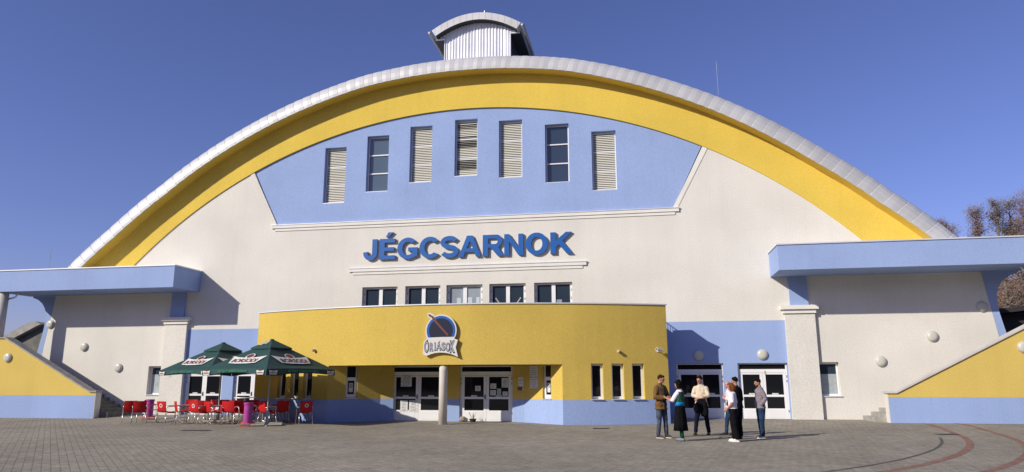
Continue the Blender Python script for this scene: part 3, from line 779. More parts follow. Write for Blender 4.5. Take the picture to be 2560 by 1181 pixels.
# team badge without its figure
bd = thing('team_badge', 'round blue and black badge with an ÓRIÁSOK ribbon on the yellow entrance wall', 'badge', (0, 0, 0))
t0 = math.asin(.13/CR); ctr = Vector(((CR+.12)*math.sin(t0), CY-(CR+.12)*math.cos(t0), 3.62)); bu = Vector((math.cos(t0), math.sin(t0), 0)); bv = Vector((0, 0, 1))
def circ2(r, n=56, c=(0, 0)): return [(c[0]+r*math.cos(2*PI*k/n), c[1]+r*math.sin(2*PI*k/n)) for k in range(n)]
def sc_(P): return [((x-610)/7.383/61.5, (480-y)/7.383/61.5) for x, y in P]
ribbon = sc_([(285, 690), (300, 662), (330, 655), (345, 610), (610, 600), (880, 600), (868, 632), (935, 655), (897, 790), (942, 965), (860, 930), (790, 905), (700, 888), (600, 882), (500, 892), (430, 910), (345, 942), (300, 925), (276, 905)])
mb = MB(); mb.plate(circ2(.655), (), ctr, bu, bv, .07); mb.plate(ribbon[::-1], (), ctr-Vector((0, .004, 0)), bu, bv, .08)
hx = sc_([(345, 150), (400, 150), (470, 185), (520, 260), (430, 270), (350, 225)])
mb.plate(hx[::-1], (), ctr-Vector((0, -.003, 0)), bu, bv, .06)
mb.build('badge_plate', CREAMP, bd)
mb = MB(); mb.plate(circ2(.60), (), ctr-Vector((0, .012, 0)), bu, bv, .01); mb.build('blue_ring', SIGNB, bd)
mb = MB(); mb.plate(circ2(.50), (), ctr-Vector((0, .018, 0)), bu, bv, .005); mb.build('dark_disc', NAVY, bd)
mb = MB(); hs2 = sc_([(362, 178), (392, 176), (460, 215), (520, 300), (760, 560), (735, 580), (470, 300), (430, 240), (370, 208)])
mb.plate(hs2[::-1], (), ctr-Vector((0, .024, 0)), bu, bv, .006); mb.build('club', BROWN, bd)
mb = MB(); mb.plate(ribbon[::-1], (), ctr-Vector((0, .022, 0)), bu, bv, .008); mb.build('ribbon', CREAMP, bd)
# lettering: letters taller at both ends
hts = [(.345, 762, 0), (.27, 0, 0), (.26, 0, 0), (.26, 0, 0), (.26, 0, 0), (.27, 0, 0), (.36, 0, 0)]
xl = [345, 440, 503, 575, 665, 750, 838]; wl = [80, 62, 26, 84, 70, 66, 88]; hh = [205, 150, 140, 140, 142, 155, 215]; yc_ = [775, 782, 776, 772, 776, 786, 778]
mb = MB(); ml = MB()
for k, ch in enumerate('ORIASOK'):
    x_, z_ = sc_([(xl[k], yc_[k])])[0]; W_ = wl[k]/7.383/61.5; H_ = hh[k]/7.383/61.5
    o = ctr+bu*x_+bv*z_
    put_text(ml, ch, o-Vector((0, .031, 0)), bu, bv, W_*1.12, H_*1.08, m=NAVY, th=.004, offset=.045)
    put_text(ml, ch, o-Vector((0, .036, 0)), bu, bv, W_*.90, H_*.92, m=LGREY, th=.004, offset=.0)
for k in (0, 3):
    x_, z_ = sc_([(xl[k]+10, yc_[k]-hh[k]/2-14)])[0]; o = ctr+bu*x_+bv*z_-Vector((0, .031, 0))
    ml.add([o+bu*a+bv*b for a, b in ((-.03, -.015), (0, -.02), (.05, .02), (.015, .03))], [(0, 1, 2, 3)], NAVY)
ml.build('lettering', None, bd)

# notices
def notice(x, z, w_, h_, y, label, lines=3, u=(1, 0, 0), name='notice', m=None, grp=None):
    mb = MB(); mb.plate(rect(-w_/2, w_/2, -h_/2, h_/2), (), (x, y, z), u=u, th=.006)
    o = mb.build(name, m or PAPER); tag(o, label, 'notice', grp)
    if lines:
        uu = Vector(u).normalized(); nf = uu.cross(Vector((0, 0, 1))); mb = MB()
        for k in range(lines):
            zz = h_/2-h_*(k+1)/(lines+1); ww = w_*random.uniform(.22, .38)
            c = Vector((x, y, z+zz))+nf*.002
            mb.add([c-uu*ww-Vector((0, 0, .006)), c+uu*ww-Vector((0, 0, .006)), c+uu*ww+Vector((0, 0, .006)), c-uu*ww+Vector((0, 0, .006))], [(0, 1, 2, 3)])
        mb.build('text_lines', INK, o)
    return o
yd = -1.80
G_ = 'papers taped to the porch doors'
notice(-2.12, 1.62, .50, .52, yd-.004, 'large pale timetable at the top of the leftmost porch door leaf', 8, grp=G_)
notice(-2.20, .52, .34, .50, yd-.004, 'pale sheet in the lower glass of the leftmost porch door leaf, on its left', 7, grp=G_)
notice(-1.76, .52, .42, .50, yd-.004, 'wide pale sheet in the lower glass of the leftmost porch door leaf, on its right', 7, grp=G_)
notice(1.12, 1.28, .24, .22, yd-.004, 'single white paper on the left leaf of the right porch door', 3, grp=G_)
notice(1.80, 1.38, .26, .22, yd-.004, 'small poster with a dark picture on the right leaf, upper left', 2, grp=G_)
notice(1.79, 1.10, .24, .22, yd-.004, 'white paper just below the dark picture poster on the right leaf', 3, grp=G_)
notice(2.05, 1.10, .18, .34, yd-.004, 'tall greenish paper in the middle of the right leaf', 4, grp=G_, m=mat('greenish paper', (.42, .52, .50), .8, var=.15, vscale=14))
notice(2.31, 1.52, .28, .40, yd-.004, 'tall white calendar at the upper right of the right leaf', 7, grp=G_)
notice(2.32, 1.05, .22, .20, yd-.004, 'white paper at the lower right of the right leaf', 3, grp=G_)
# boards on the right recess wall
pB = Vector((B[0], B[1], 0)); pA = Vector((A[0], A[1], 0)); uw = (pA-pB).normalized(); nw = uw.cross(Vector((0, 0, 1)))
def on_wall(t, z, w_, h_, label, lines, name, m=None, off=.012):
    c = pB+uw*t+nw*off; return notice(c.x, z, w_, h_, c.y, label, lines, u=uw, name=name, m=m)
L = (pA-pB).length
o = on_wall(.62, 1.99, .50, .44, 'upper of two white information boards on the shaded yellow porch wall', 4, 'information_board')
o = on_wall(.62, 1.51, .50, .44, 'lower of two white information boards on the shaded yellow porch wall', 4, 'information_board')
pC = Vector((Cc[0], Cc[1], 0)); 
uw0, nw0 = uw, nw; uw = (pB-pC).normalized(); nw = uw.cross(Vector((0, 0, 1))); pB_ = pB; pB = pC
o = on_wall(.40, 1.56, .24, .38, 'narrow no smoking sign beside the right porch door', 2, 'no_smoking_sign')
o = on_wall(.36, 1.28, .22, .16, 'small brown plaque under the no smoking sign', 0, 'plaque', BROWN)
o = on_wall(.50, 1.28, .05, .16, 'thin white tag beside the small brown plaque', 0, 'tag')
pB = pB_; uw, nw = uw0, nw0
notice(-14.98, 1.90, .16, .20, -.172, 'faint white notice on the left pilaster', 3)
notice(13.33, 1.93, .07, .15, .112, 'small yellowish sticker on the frame of the rightmost double door', 0, m=mat('sticker', (.5, .38, .2), .7))

# ================================================================== PARASOLS
def make_parasol():
    """local: pole at the origin, canopy corners at 2.45 m along +-x, +-y"""
    t = thing('parasol', 'x', 'parasol', (0, 0, 0), 0, 'green beer parasols')
    r, ze, za = 2.53, 2.17, 3.34
    mb = MB(); mb.tube([(0, 0, .05), (0, 0, .55), (0, 0, .62), (0, 0, 3.2)], [.075, .06, .034, .030], 14); mb.build('pole', STEEL, t, smooth=False)
    C = [Vector((r*math.cos(k*PI/2), r*math.sin(k*PI/2), ze)) for k in range(4)]
    ap = Vector((0, 0, za))
    # main canopy, open at the top, with sagging hems
    mb = MB(); f0 = .22; rows = 6; cols = 12
    for k in range(4):
        a, b = C[k], C[(k+1) % 4]; vs = []
        for j in range(rows+1):
            t_ = f0+(1-f0)*j/rows
            for i in range(cols+1):
                s_ = i/cols; e = a.lerp(b, s_); p = ap.lerp(e, t_)
                sag = .05*math.sin(PI*s_)*math.sin(PI*t_)
                p = p-Vector((0, 0, sag)); 
                if j == rows: p = p+Vector((0, 0, .035*math.sin(PI*s_)))
                vs.append(p)
        Wc = cols+1
        mb.add(vs, [(j*Wc+i, (j+1)*Wc+i, (j+1)*Wc+i+1, j*Wc+i+1) for j in range(rows) for i in range(cols)])
    cn = mb.build('canopy', GREEN, t, smooth=False)
    mb = MB()                                        # valance
    for k in range(4):
        a, b = C[k], C[(k+1) % 4]; vs = []
        for i in range(cols*2+1):
            s_ = i/(cols*2); e = a.lerp(b, s_)+Vector((0, 0, .035*math.sin(PI*s_)))
            out = Vector((math.cos(k*PI/2+PI/4), math.sin(k*PI/2+PI/4), 0))
            wv = .012*math.sin(s_*22+k)
            dn = .23-.07*math.sin(PI*s_)
            vs += [e+out*.004, e+out*(.012+wv)-Vector((0, 0, dn))]
        mb.add(vs, [(2*i, 2*i+1, 2*i+3, 2*i+2) for i in range(cols*2)])
    vl = mb.build('valance', GREEN, t)
    mb = MB()                                        # vent cap
    rc = .80
    D = [Vector((rc*math.cos(k*PI/2), rc*math.sin(k*PI/2), 3.34-.30)) for k in range(4)]; tip = Vector((0, 0, 3.40))
    vs = [tip]+D; mb.add(vs, [(0, 1+k, 1+(k+1) % 4) for k in range(4)])
    vs = D+[d-Vector((0, 0, .05)) for d in D]; mb.add(vs, [(k, 4+k, 4+(k+1) % 4, (k+1) % 4) for k in range(4)])
    mb.ell((0, 0, 3.375), (.09, .09, .03), 10)
    mb.build('vent_cap', GREEN, t)
    mb = MB()
    for k in range(8):
        e = C[k//2] if k % 2 == 0 else C[k//2].lerp(C[(k//2+1) % 4], .5)
        mb.tube([(0, 0, 3.16), e*.97-Vector((0, 0, .02))], .014, 6)
        h = Vector((0, 0, 2.35)); mid = Vector((0, 0, 3.16)).lerp(e, .5)-Vector((0, 0, .04)); mb.tube([h, mid], .010, 6)
    mb.lathe([(.05, 2.28), (.06, 2.3), (.06, 2.4), (.04, 2.42)], n=12); mb.build('ribs', STEEL, t)
    # printed panels on each side
    for k in range(4):
        pr = MB()
        a, b = C[k], C[(k+1) % 4]; mid = a.lerp(b, .5); u = (b-a).normalized(); v = (ap-mid).normalized(); nf = u.cross(v)
        c = mid+v*.68+nf*.02; q_ = 1.5
        body = [(-.62, .17), (-.40, .115), (0, .07), (.40, .115), (.62, .17), (.50, -.17), (.2, -.20), (-.2, -.20), (-.50, -.17)]
        pr.add([c+u*x*q_+v*y*q_ for x, y in body], [tuple(range(len(body)))], CREAMP)
        pr.add([c+nf*.003+u*(.155*q_*math.cos(q))+v*q_*(.15+.125*math.sin(q)) for q in [2*PI*i/20 for i in range(20)]], [tuple(range(20))], CREAMP)
        pr.add([c+nf*.006+u*(.12*q_*math.cos(q))+v*q_*(.16+.09*math.sin(q)) for q in [2*PI*i/20 for i in range(20)]], [tuple(range(20))], DKRED)
        put_text(pr, 'BORSODI', c+v*(-.09)+nf*.006, u, v, 1.36, .25, m=DKRED, th=.003, offset=.025)
        pr.build('side_print', None, cn)
        pr = MB()
        vh = Vector((0, 0, 1)); out = u.cross(vh)
        put_text(pr, 'AZ ÉLET HABOS OLDALA', mid+Vector((0, 0, -.050))+out*.06, u, vh, 1.6, .10, m=GRNP, th=.003, offset=.01)
        for s_ in (.08, .92):
            q = a.lerp(b, s_)+Vector((0, 0, -.12))+out*.045
            pr.add([q+u*x*1.35+vh*y*1.35 for x, y in ((-.15, .06), (0, .035), (.15, .06), (.12, -.06), (-.12, -.06))], [(0, 1, 2, 3, 4)], CREAMP)
            put_text(pr, 'BORSODI', q+out*.004-vh*.015, u, vh, .28, .06, m=DKRED, th=.002, offset=.02)
            pr.add([q+out*.003+u*(.06*math.cos(e_))+vh*(.085+.04*math.sin(e_)) for e_ in [2*PI*i/12 for i in range(12)]], [tuple(range(12))], DKRED)
        pr.build('hem_print', None, vl)
    mb = MB(); 
    for a in (0, PI/2): 
        c_, s_ = math.cos(a), math.sin(a)
        mb.add([(c_*x-s_*y, s_*x+c_*y, z) for z in (.0, .035) for x, y in ((-.75, -.04), (.75, -.04), (.75, .04), (-.75, .04))], [(0,3,2,1),(4,5,6,7),(0,1,5,4),(1,2,6,5),(2,3,7,6),(3,0,4,7)])
    for sx in (-1, 1):
        for sy in (-1, 1): mb.box(sx*.33-.25, sx*.33+.25, sy*.33-.25, sy*.33+.25, .036, .085)
    mb.build('base_slabs', mat('concrete slab', (.52, .50, .45), .9, var=.2, vscale=6), t)
    return t
pa = make_parasol(); pa.location = (-6.62, -5.50, gz(0, -5.5)); pa.rotation_euler = (0, 0, math.radians(-64)); pa['label'] = 'nearer dark green parasol with worn top, in front of the yellow wall'
pb = copy_tree(pa); pb.location = (-9.98, -3.6, gz(0, -3.6)); pb.rotation_euler = (0, 0, math.radians(-68)); pb['label'] = 'farther dark green parasol, standing in front of the blue door bay'
mb = MB(); zc = lambda x, y: 3.425-.45*(abs(x)+abs(y))+.012*math.sin(x*31+y*17)
tp_ = [(.10, -.04), (.24, -.10), (.30, -.22), (.22, -.30), (.20, -.42), (.08, -.50), (.03, -.36), (.02, -.16)]
tc_ = (.14, -.26); mb.add([(tc_[0], tc_[1], zc(*tc_)+.02)]+[(x, y, zc(x, y)) for x, y in tp_], [(0, 1+i, 1+(i+1) % 8) for i in range(8)])
mb.build('torn_fabric', mat('faded canvas', (.42, .40, .33), .9, var=.3, vscale=12), pa)

# ================================================================== FURNITURE
def make_chair():
    t = thing('terrace_chair', 'x', 'chair', (0, 0, 0), 0, 'red terrace chairs')     # faces -y
    mb = MB(); prof = [(-.24, .455), (-.20, .465), (0, .45), (.16, .45), (.205, .475), (.23, .54), (.255, .66), (.275, .78), (.285, .86)]
    W_ = [.21, .225, .235, .235, .23, .225, .225, .235, .235]; th = .012
    vs = []; n = 7
    for (y, z), w_ in zip(prof, W_):
        for i in range(n):
            s_ = -1+2*i/(n-1); back = z > .47
            vs.append((s_*w_, y-(.03*s_*s_ if back else 0), z+(.0 if back else .018*s_*s_)))
    K = len(vs); vs2 = [(x, y+(th if z > .47 else 0), z-(0 if z > .47 else th)) for x, y, z in vs]
    fs = [(j*n+i, j*n+i+1, (j+1)*n+i+1, (j+1)*n+i) for j in range(len(prof)-1) for i in range(n-1)]
    fs2 = [tuple(q+K for q in reversed(f)) for f in fs]
    rim = [i for i in range(n)]+[j*n+n-1 for j in range(1, len(prof))]+[(len(prof)-1)*n+i for i in range(n-2, -1, -1)]+[j*n for j in range(len(prof)-2, 0, -1)]
    fs3 = [(rim[i], rim[(i+1) % len(rim)]+0, rim[(i+1) % len(rim)]+K, rim[i]+K) for i in range(len(rim))]
    mb.add(vs+vs2, fs+fs2+fs3); mb.box(-.23, .23, -.25, -.235, .40, .455); mb.build('seat_shell', RED, t, smooth=False)
    for s in (-1, 1):
        mb = MB(); mb.tube([(s*.27, -.26, 0), (s*.255, -.20, .44), (s*.265, -.19, .62), (s*.265, -.14, .665), (s*.26, .12, .665), (s*.24, .22, .62)], .0125, 8); mb.build('leg', ALU, t, smooth=True)
        mb = MB(); mb.tube([(s*.26, .29, 0), (s*.24, .17, .44)], .0125, 8); mb.build('leg', ALU, t, smooth=True)
        mb = MB(); mb.box(s*.265-.022, s*.265+.022, -.16, .12, .676, .692); mb.build('armrest', RED, t)
    mb = MB(); c = Vector((0, .222, .70)); n = 16; vs = []
    for k in range(n):
        a = 2*PI*k/n
        for R_ in (.045, .075): vs.append((c.x+R_*math.cos(a), c.y+.05*(R_*math.sin(a))/.25*.6-.0+.012, c.z+R_*math.sin(a)))
    vs = [(x, y-.0, z) for x, y, z in vs]
    vs = [(x, .255+.16*(z-.66)-.035*(x/.225)**2-.012, z) for x, y, z in vs]
    mb.add(vs, [(2*k, (2*k+2) % (2*n), (2*k+3) % (2*n), 2*k+1) for k in range(n)]); mb.build('ring_print', CREAMP, t)
    mb = MB(); vs = [(x*1.0, y+.028, z) for x, y, z in vs]; mb.add(vs, [(2*k, 2*k+1, (2*k+3) % (2*n), (2*k+2) % (2*n)) for k in range(n)]); mb.build('ring_print', CREAMP, t)
    return t
chair0 = make_chair()
CH = [(-13.30, -4.85, -142, 'red chair at the far left of the terrace, turned to the stairs'),
      (-12.62, -5.15, -146, 'red chair overlapping the far left chair on its right'),
      (-11.20, -5.40, 168, 'red chair with a white ring print, back to the camera at the left table'),
      (-10.55, -5.30, 135, 'plain red chair seen from behind just left of the left table'),
      (-11.6, -3.3, 15, 'pinkish lit red chair behind the left table'),
      (-10.75, -3.2, -25, 'red chair behind the left table, its back against the pilaster'),
      (-9.62, -5.55, 165, 'red chair with a white ring print at the middle table, back to the camera'),
      (-9.05, -5.45, 150, 'plain red chair right beside the middle printed chair, turned to the right'),
      (-10.0, -3.4, 10, 'red chair in the row by the glass door behind the middle table'),
      (-9.05, -4.1, 5, 'bright red chair behind the middle table top, in front of the door'),
      (-8.72, -4.75, -170, 'red chair to the right of the middle table, legs in the sun'),
      (-8.35, -5.2, 178, 'dark red chair seen from behind, left of the purple drum'),
      (-8.55, -3.4, 12, 'pinkish lit red chair by the blue wall strip'),
      (-7.95, -3.9, 100, 'red chair half hidden behind the purple drum'),
      (-7.25, -4.55, 190, 'red chair with bare tube arms right of the purple drum, seen from behind'),
      (-7.25, -3.7, -45, 'shaded red chair behind the front parasol pole'),
      (-6.75, -4.15, -138, 'shaded red chair just right of the front parasol pole, turned left'),
      (-5.50, -4.55, -140, 'rightmost red chair, alone before the blue base'),
      (-13.0, -3.9, 120, 'red chair behind the two far left chairs, next to the far drum'),
      (-7.85, -5.25, 60, 'red chair just left of the near purple drum, side on'),
      (-10.3, -4.2, 200, 'red chair between the left and middle tables, back to the camera'),
      (-6.9, -5.0, 150, 'dark red chair at the foot of the front parasol pole')]
for i, (x, y, a, lab) in enumerate(CH):
    o = chair0 if i == 0 else copy_tree(chair0)
    o.location = (x, y, gz(x, y)); o.rotation_euler = (0, 0, math.radians(a)); o['label'] = lab; o.scale = (1.06, 1.06, 1.07)
for o in list(bpy.data.objects):
    if o.name.startswith('ring_print') and not any(k in o.parent['label'] for k in ('ring print', 'bright red', 'rightmost')): bpy.data.objects.remove(o)
def make_table():
    t = thing('terrace_table', 'x', 'table', (0, 0, 0), 0, 'metal terrace tables')
    mb = MB(); mb.box(-.4, .4, -.4, .4, .70, .725); mb.build('table_top', ALU, t)
    mb = MB(); mb.tube([(0, 0, .03), (0, 0, .70)], .025, 10); mb.build('table_post', ALU, t)
    for k in range(4):
        a = PI/4+k*PI/2; mb = MB(); mb.tube([(0, 0, .1), (.36*math.cos(a), .36*math.sin(a), .015)], .016, 8); mb.build('leg', ALU, t)
    return t
tb0 = make_table()
TB = [(-11.35, -4.25, 12, 'square metal table at the left of the terrace'), (-9.45, -5.15, 20, 'square metal table in the middle of the terrace'),
      (-8.85, -4.35, 8, 'square metal table before the second glass door'), (-7.55, -4.2, 30, 'shaded square metal table left of the front parasol pole')]
for i, (x, y, a, lab) in enumerate(TB):
    o = tb0 if i == 0 else copy_tree(tb0)
    o.location = (x, y, gz(x, y)); o.rotation_euler = (0, 0, math.radians(a)); o['label'] = lab
def make_drum():
    t = thing('drum_stand', 'x', 'drum stand', (0, 0, 0), 0, 'purple drums on red stands')
    mb = MB(); mb.lathe([(.0, .12), (.165, .12), (.17, .14), (.17, .80), (.19, .83), (.19, .90), (.0, .90)], n=24); mb.build('drum', PURP, t)
    mb = MB()
    for z, R_ in ((.02, .30), (.13, .27)):
        mb.tube([(R_*math.cos(a), R_*math.sin(a), z) for a in [2*PI*k/24 for k in range(25)]], .014, 6)
    for k in range(6): a = k*PI/3; mb.tube([(.30*math.cos(a), .30*math.sin(a), .02), (.27*math.cos(a), .27*math.sin(a), .13), (.1*math.cos(a), .1*math.sin(a), .13)], .010, 6)
    mb.build('wire_stand', REDM, t)
    return t
d0 = make_drum(); d0.location = (-7.10, -6.1, gz(0, -6)); d0['label'] = 'tall purple drum on a red wire stand left of the front parasol pole'
d1 = copy_tree(d0); d1.location = (-14.3, -2.3, gz(0, -2.3)); d1['label'] = 'tall purple drum behind the leftmost red chairs'
t = thing('standing_table', 'high round white topped bar table behind the purple drum', 'bar table', (-8.0, -4.9, gz(0, -5)))
mb = MB(); mb.lathe([(.0, 1.04), (.42, 1.04), (.425, 1.055), (.42, 1.07), (0, 1.07)], n=28); mb.build('table_top', PVC, t)
mb = MB(); mb.tube([(0, 0, .02), (0, 0, 1.04)], .03, 10); mb.lathe([(.0, 0), (.25, 0), (.25, .015), (.03, .03)], n=20); mb.build('table_post', ALU, t)
t = thing('refuse_sack', 'pale crumpled sack lying beside the porch column', 'sack', (.55, -2.15, gz(0, -2.1)))
mb = MB(); mb.ell((0, 0, .12), (.16, .13, .12)); mb.ell((.1, .02, .09), (.12, .1, .1)); o = mb.build('sack_body', mat('pale sacking', (.33, .27, .22), .9, var=.3, vscale=9, bump=.6, bscale=12), t, smooth=True)
t = thing('plant_pot', 'dark pot with dry grey twigs beside the right porch door', 'plant', (1.0, -2.2, gz(0, -2.1)))
mb = MB(); mb.lathe([(.0, 0), (.11, 0), (.16, .14), (.15, .14), (.13, .1), (0, .1)], n=16); mb.build('pot', mat('dark pot', (.04, .025, .02), .7), t)
mb = MB()
for k in range(14):
    a = random.uniform(0, 2*PI); r_ = random.uniform(.05, .2); mb.tube([(0, 0, .1), (r_*.4*math.cos(a), r_*.4*math.sin(a), .2), (r_*math.cos(a), r_*math.sin(a), random.uniform(.25, .42))], .007, 5)
mb.build('twigs', mat('dry twigs', (.25, .27, .24), .9), t)
for x, y, w_, lab in ((-7.6, -8.65, 1.0, 'dark drain grate in the paving before the purple drum'), (6.6, -5.43, .62, 'dark drain grate in the paving before the narrow windows'), (17.75, -6.56, .7, 'dark drain grate beside the red paving arc')):
    t = thing('drain_grate', lab, 'drain grate', (x, y, gz(x, y)), math.radians(8), 'drain grates in the plaza')
    mb = MB(); mb.box(-w_/2, w_/2, -.2, .2, .004, .010); mb.build('grate_frame', GRV, t)
    mb = MB()
    for k in range(8): mb.box(-w_/2+.04, w_/2-.04, -.17+.045*k, -.15+.045*k, .0105, .014)
    mb.build('grate_bars', DARKM, t)

# ================================================================== TREES
BARK = mat('bark', (.17, .14, .11), .9, var=.3, vscale=4)
def leafmat(name, c): return mat(name, c, .9, var=.35, vscale=.9)
TW = [leafmat('brown twigs', (.25, .16, .115)), leafmat('olive twigs', (.21, .17, .10)), leafmat('reddish twigs', (.27, .145, .125)), leafmat('grey twigs', (.25, .20, .18))]
def tree(x, y, zb, h, wid, k, lab):
    rnd = random.Random(int(x*13+y)); t = thing('bare_tree', lab, 'tree', (x, y, zb), 0, 'bare trees behind the hall')
    mb = MB(); pts = [(0, 0, 0)]; 
    for i in range(1, 8): pts.append((rnd.uniform(-.03, .03)*h*.3, rnd.uniform(-.03, .03)*h*.3, h*i/8))
    mb.tube(pts, [.022*h*(1-i/9)**.8 for i in range(8)], 8)
    tips = []
    for b in range(34):
        q = rnd.uniform(.25, .97); i = min(6, int(q*8)); base_ = Vector(pts[i]).lerp(Vector(pts[i+1]), q*8-i) if i+1 < 8 else Vector(pts[7])
        a = rnd.uniform(0, 2*PI); ln = wid*(1.05-.75*abs(q-.45)/.55)*rnd.uniform(.55, 1.05); rise = rnd.uniform(.5, 1.1)
        p1 = base_+Vector((math.cos(a)*ln*.45, math.sin(a)*ln*.45, ln*.35*rise)); p2 = base_+Vector((math.cos(a+.2)*ln*.9, math.sin(a+.2)*ln*.9, ln*rise))
        if p2.z > h: p2.z = h
        mb.tube([base_, p1, p2], [.005*h, .0035*h, .0012*h], 5, caps=False)
        for _ in range(5):
            c = base_.lerp(p1, rnd.random()) if rnd.random() < .4 else p1.lerp(p2, rnd.random())
            d = Vector((rnd.uniform(-1, 1), rnd.uniform(-1, 1), rnd.uniform(.1, 1.3))).normalized()*wid*rnd.uniform(.25, .5)
            mb.tube([c, c+d*.6, c+d], [.0022*h, .0014*h, .0006*h], 4, caps=False); tips += [c+d*.5, c+d, c+d*.8]
    mb.build('trunk', BARK, t)
    mb = MB()
    for c in tips:
        m_ = TW[k] if rnd.random() < .7 else TW[rnd.randrange(4)]
        for _ in range(11):
            p = c+Vector((rnd.gauss(0, 1), rnd.gauss(0, 1), rnd.gauss(0, 1)))*wid*.13
            d = Vector((rnd.uniform(-1, 1), rnd.uniform(-1, 1), rnd.uniform(-.4, 1))).normalized(); L_ = rnd.uniform(.12, .34); wv = d.orthogonal().normalized()*rnd.uniform(.015, .04)
            mb.add([p-wv, p+wv, p+d*L_+wv*.3], [(0, 1, 2)], m_)
    mb.build('crown', None, t)
def hz(x, y): return 13.2*min(1, max(0, (x-26)/14))*min(1, max(0, (y-38)/18))-.6
TR = [(44.6, 60, 8.2, 2.0, 3, 'low pale grey tree just beyond the end of the arched roof'), (46.6, 66, 8.6, 1.9, 3, 'thin grey tree between the low grey tree and the rounded brown one'),
      (48.4, 60, 9.7, 2.1, 0, 'rounded brown tree second from the roof end'), (50.6, 60, 10.6, 1.9, 1, 'slim olive brown tree with a pale trunk'),
      (52.4, 61, 11.0, 2.2, 1, 'tall bare olive tree near the right edge'), (54.4, 60, 11.6, 2.3, 2, 'tallest reddish tree at the right edge'),
      (49.6, 72, 10.0, 2.6, 0, 'hazy brown tree behind the slim olive one'), (56.5, 66, 12.0, 2.6, 2, 'reddish tree at the very edge of the view'),
      (38.0, 30, 12.5, 3.2, 2, 'spreading reddish brown tree seen under the right canopy'), (35.0, 26, 11.5, 3.0, 0, 'grey brown tree close behind the right blue fin'), (41.5, 33, 13.0, 3.2, 1, 'olive brown tree above the dark shed')]
for x, y, h, wd_, k, lab in TR: tree(x, y, hz(x, y), h*(.93 if y > 50 else 1), wd_*.92, k, lab)
# ================================================================== PEOPLE
TS = bpy.data.scenes.new('workbench')
def remesh(mb, name, m, parent, voxel, smooth=2, disp=0., dscale=9., seed=0):
    me = bpy.data.meshes.new('tmp'); me.from_pydata(mb.v, [], mb.f); ob = bpy.data.objects.new('tmp', me); TS.collection.objects.link(ob)
    bm = bmesh.new(); bm.from_mesh(me); bmesh.ops.recalc_face_normals(bm, faces=bm.faces); bm.to_mesh(me); bm.free()
    r = ob.modifiers.new('r', 'REMESH'); r.mode = 'VOXEL'; r.voxel_size = voxel; r.use_smooth_shade = True
    s = ob.modifiers.new('s', 'SMOOTH'); s.iterations = smooth; s.factor = .5
    TS.view_layers[0].update(); dg = TS.view_layers[0].depsgraph
    out = bpy.data.meshes.new_from_object(ob.evaluated_get(dg)); out.name = name
    bpy.data.objects.remove(ob); bpy.data.meshes.remove(me)
    if disp:
        for v in out.vertices:
            q = v.co*dscale; q = Vector((q.x, q.y, q.z*.55+seed))
            v.co += v.normal*(noise.noise(q)*disp+noise.noise(q*2.6)*disp*.5)
    out.materials.clear(); out.materials.append(m)
    for p in out.polygons: p.use_smooth = True
    o = bpy.data.objects.new(name, out); COL.objects.link(o); o.parent = parent; return o
def loft(mb, secs, n=20):
    """secs: (x, y, z, rx, ry): horizontal elliptical sections"""
    mb.rings([[(x+rx*math.cos(2*PI*k/n), y+ry*math.sin(2*PI*k/n), z) for k in range(n)] for x, y, z, rx, ry in secs])
SKIN = mat('skin', (.43, .215, .14), .6, spec=.3, var=.10, vscale=20)
def hand(mb, wr, d, pn, curl=.7, k=1.):
    """palm with four fingers of different length and a thumb; d along the hand, pn the way the palm faces"""
    d = d.normalized(); pn = (pn-d*pn.dot(d)).normalized(); s = d.cross(pn)
    for i in range(5):
        c = wr+d*(.015+.017*i)*k; mb.ell(c, (.022, .022, .022), 8, k=6)
        mb.ell(c+s*.016, (.019, .019, .019), 8, k=6); mb.ell(c-s*.016, (.019, .019, .019), 8, k=6)
    for j, L in enumerate((.068, .080, .075, .058)):
        b = wr+d*.085*k+s*(.030-.020*j)
        a1, a2 = curl*.6, curl*1.5
        p1 = b+(d*math.cos(a1)+pn*math.sin(a1))*L*.5; p2 = p1+(d*math.cos(a2)+pn*math.sin(a2))*L*.5
        mb.tube([b-d*.02, b, p1, p2], [.0105, .010, .009, .0075], 8)
    b = wr+d*.028*k+s*.028; t1 = b+(d*.6+s*.7+pn*.3).normalized()*.035; t2 = t1+(d*.9+s*.15+pn*.5).normalized()*.032
    mb.tube([b, t1, t2], [.013, .011, .009], 8)
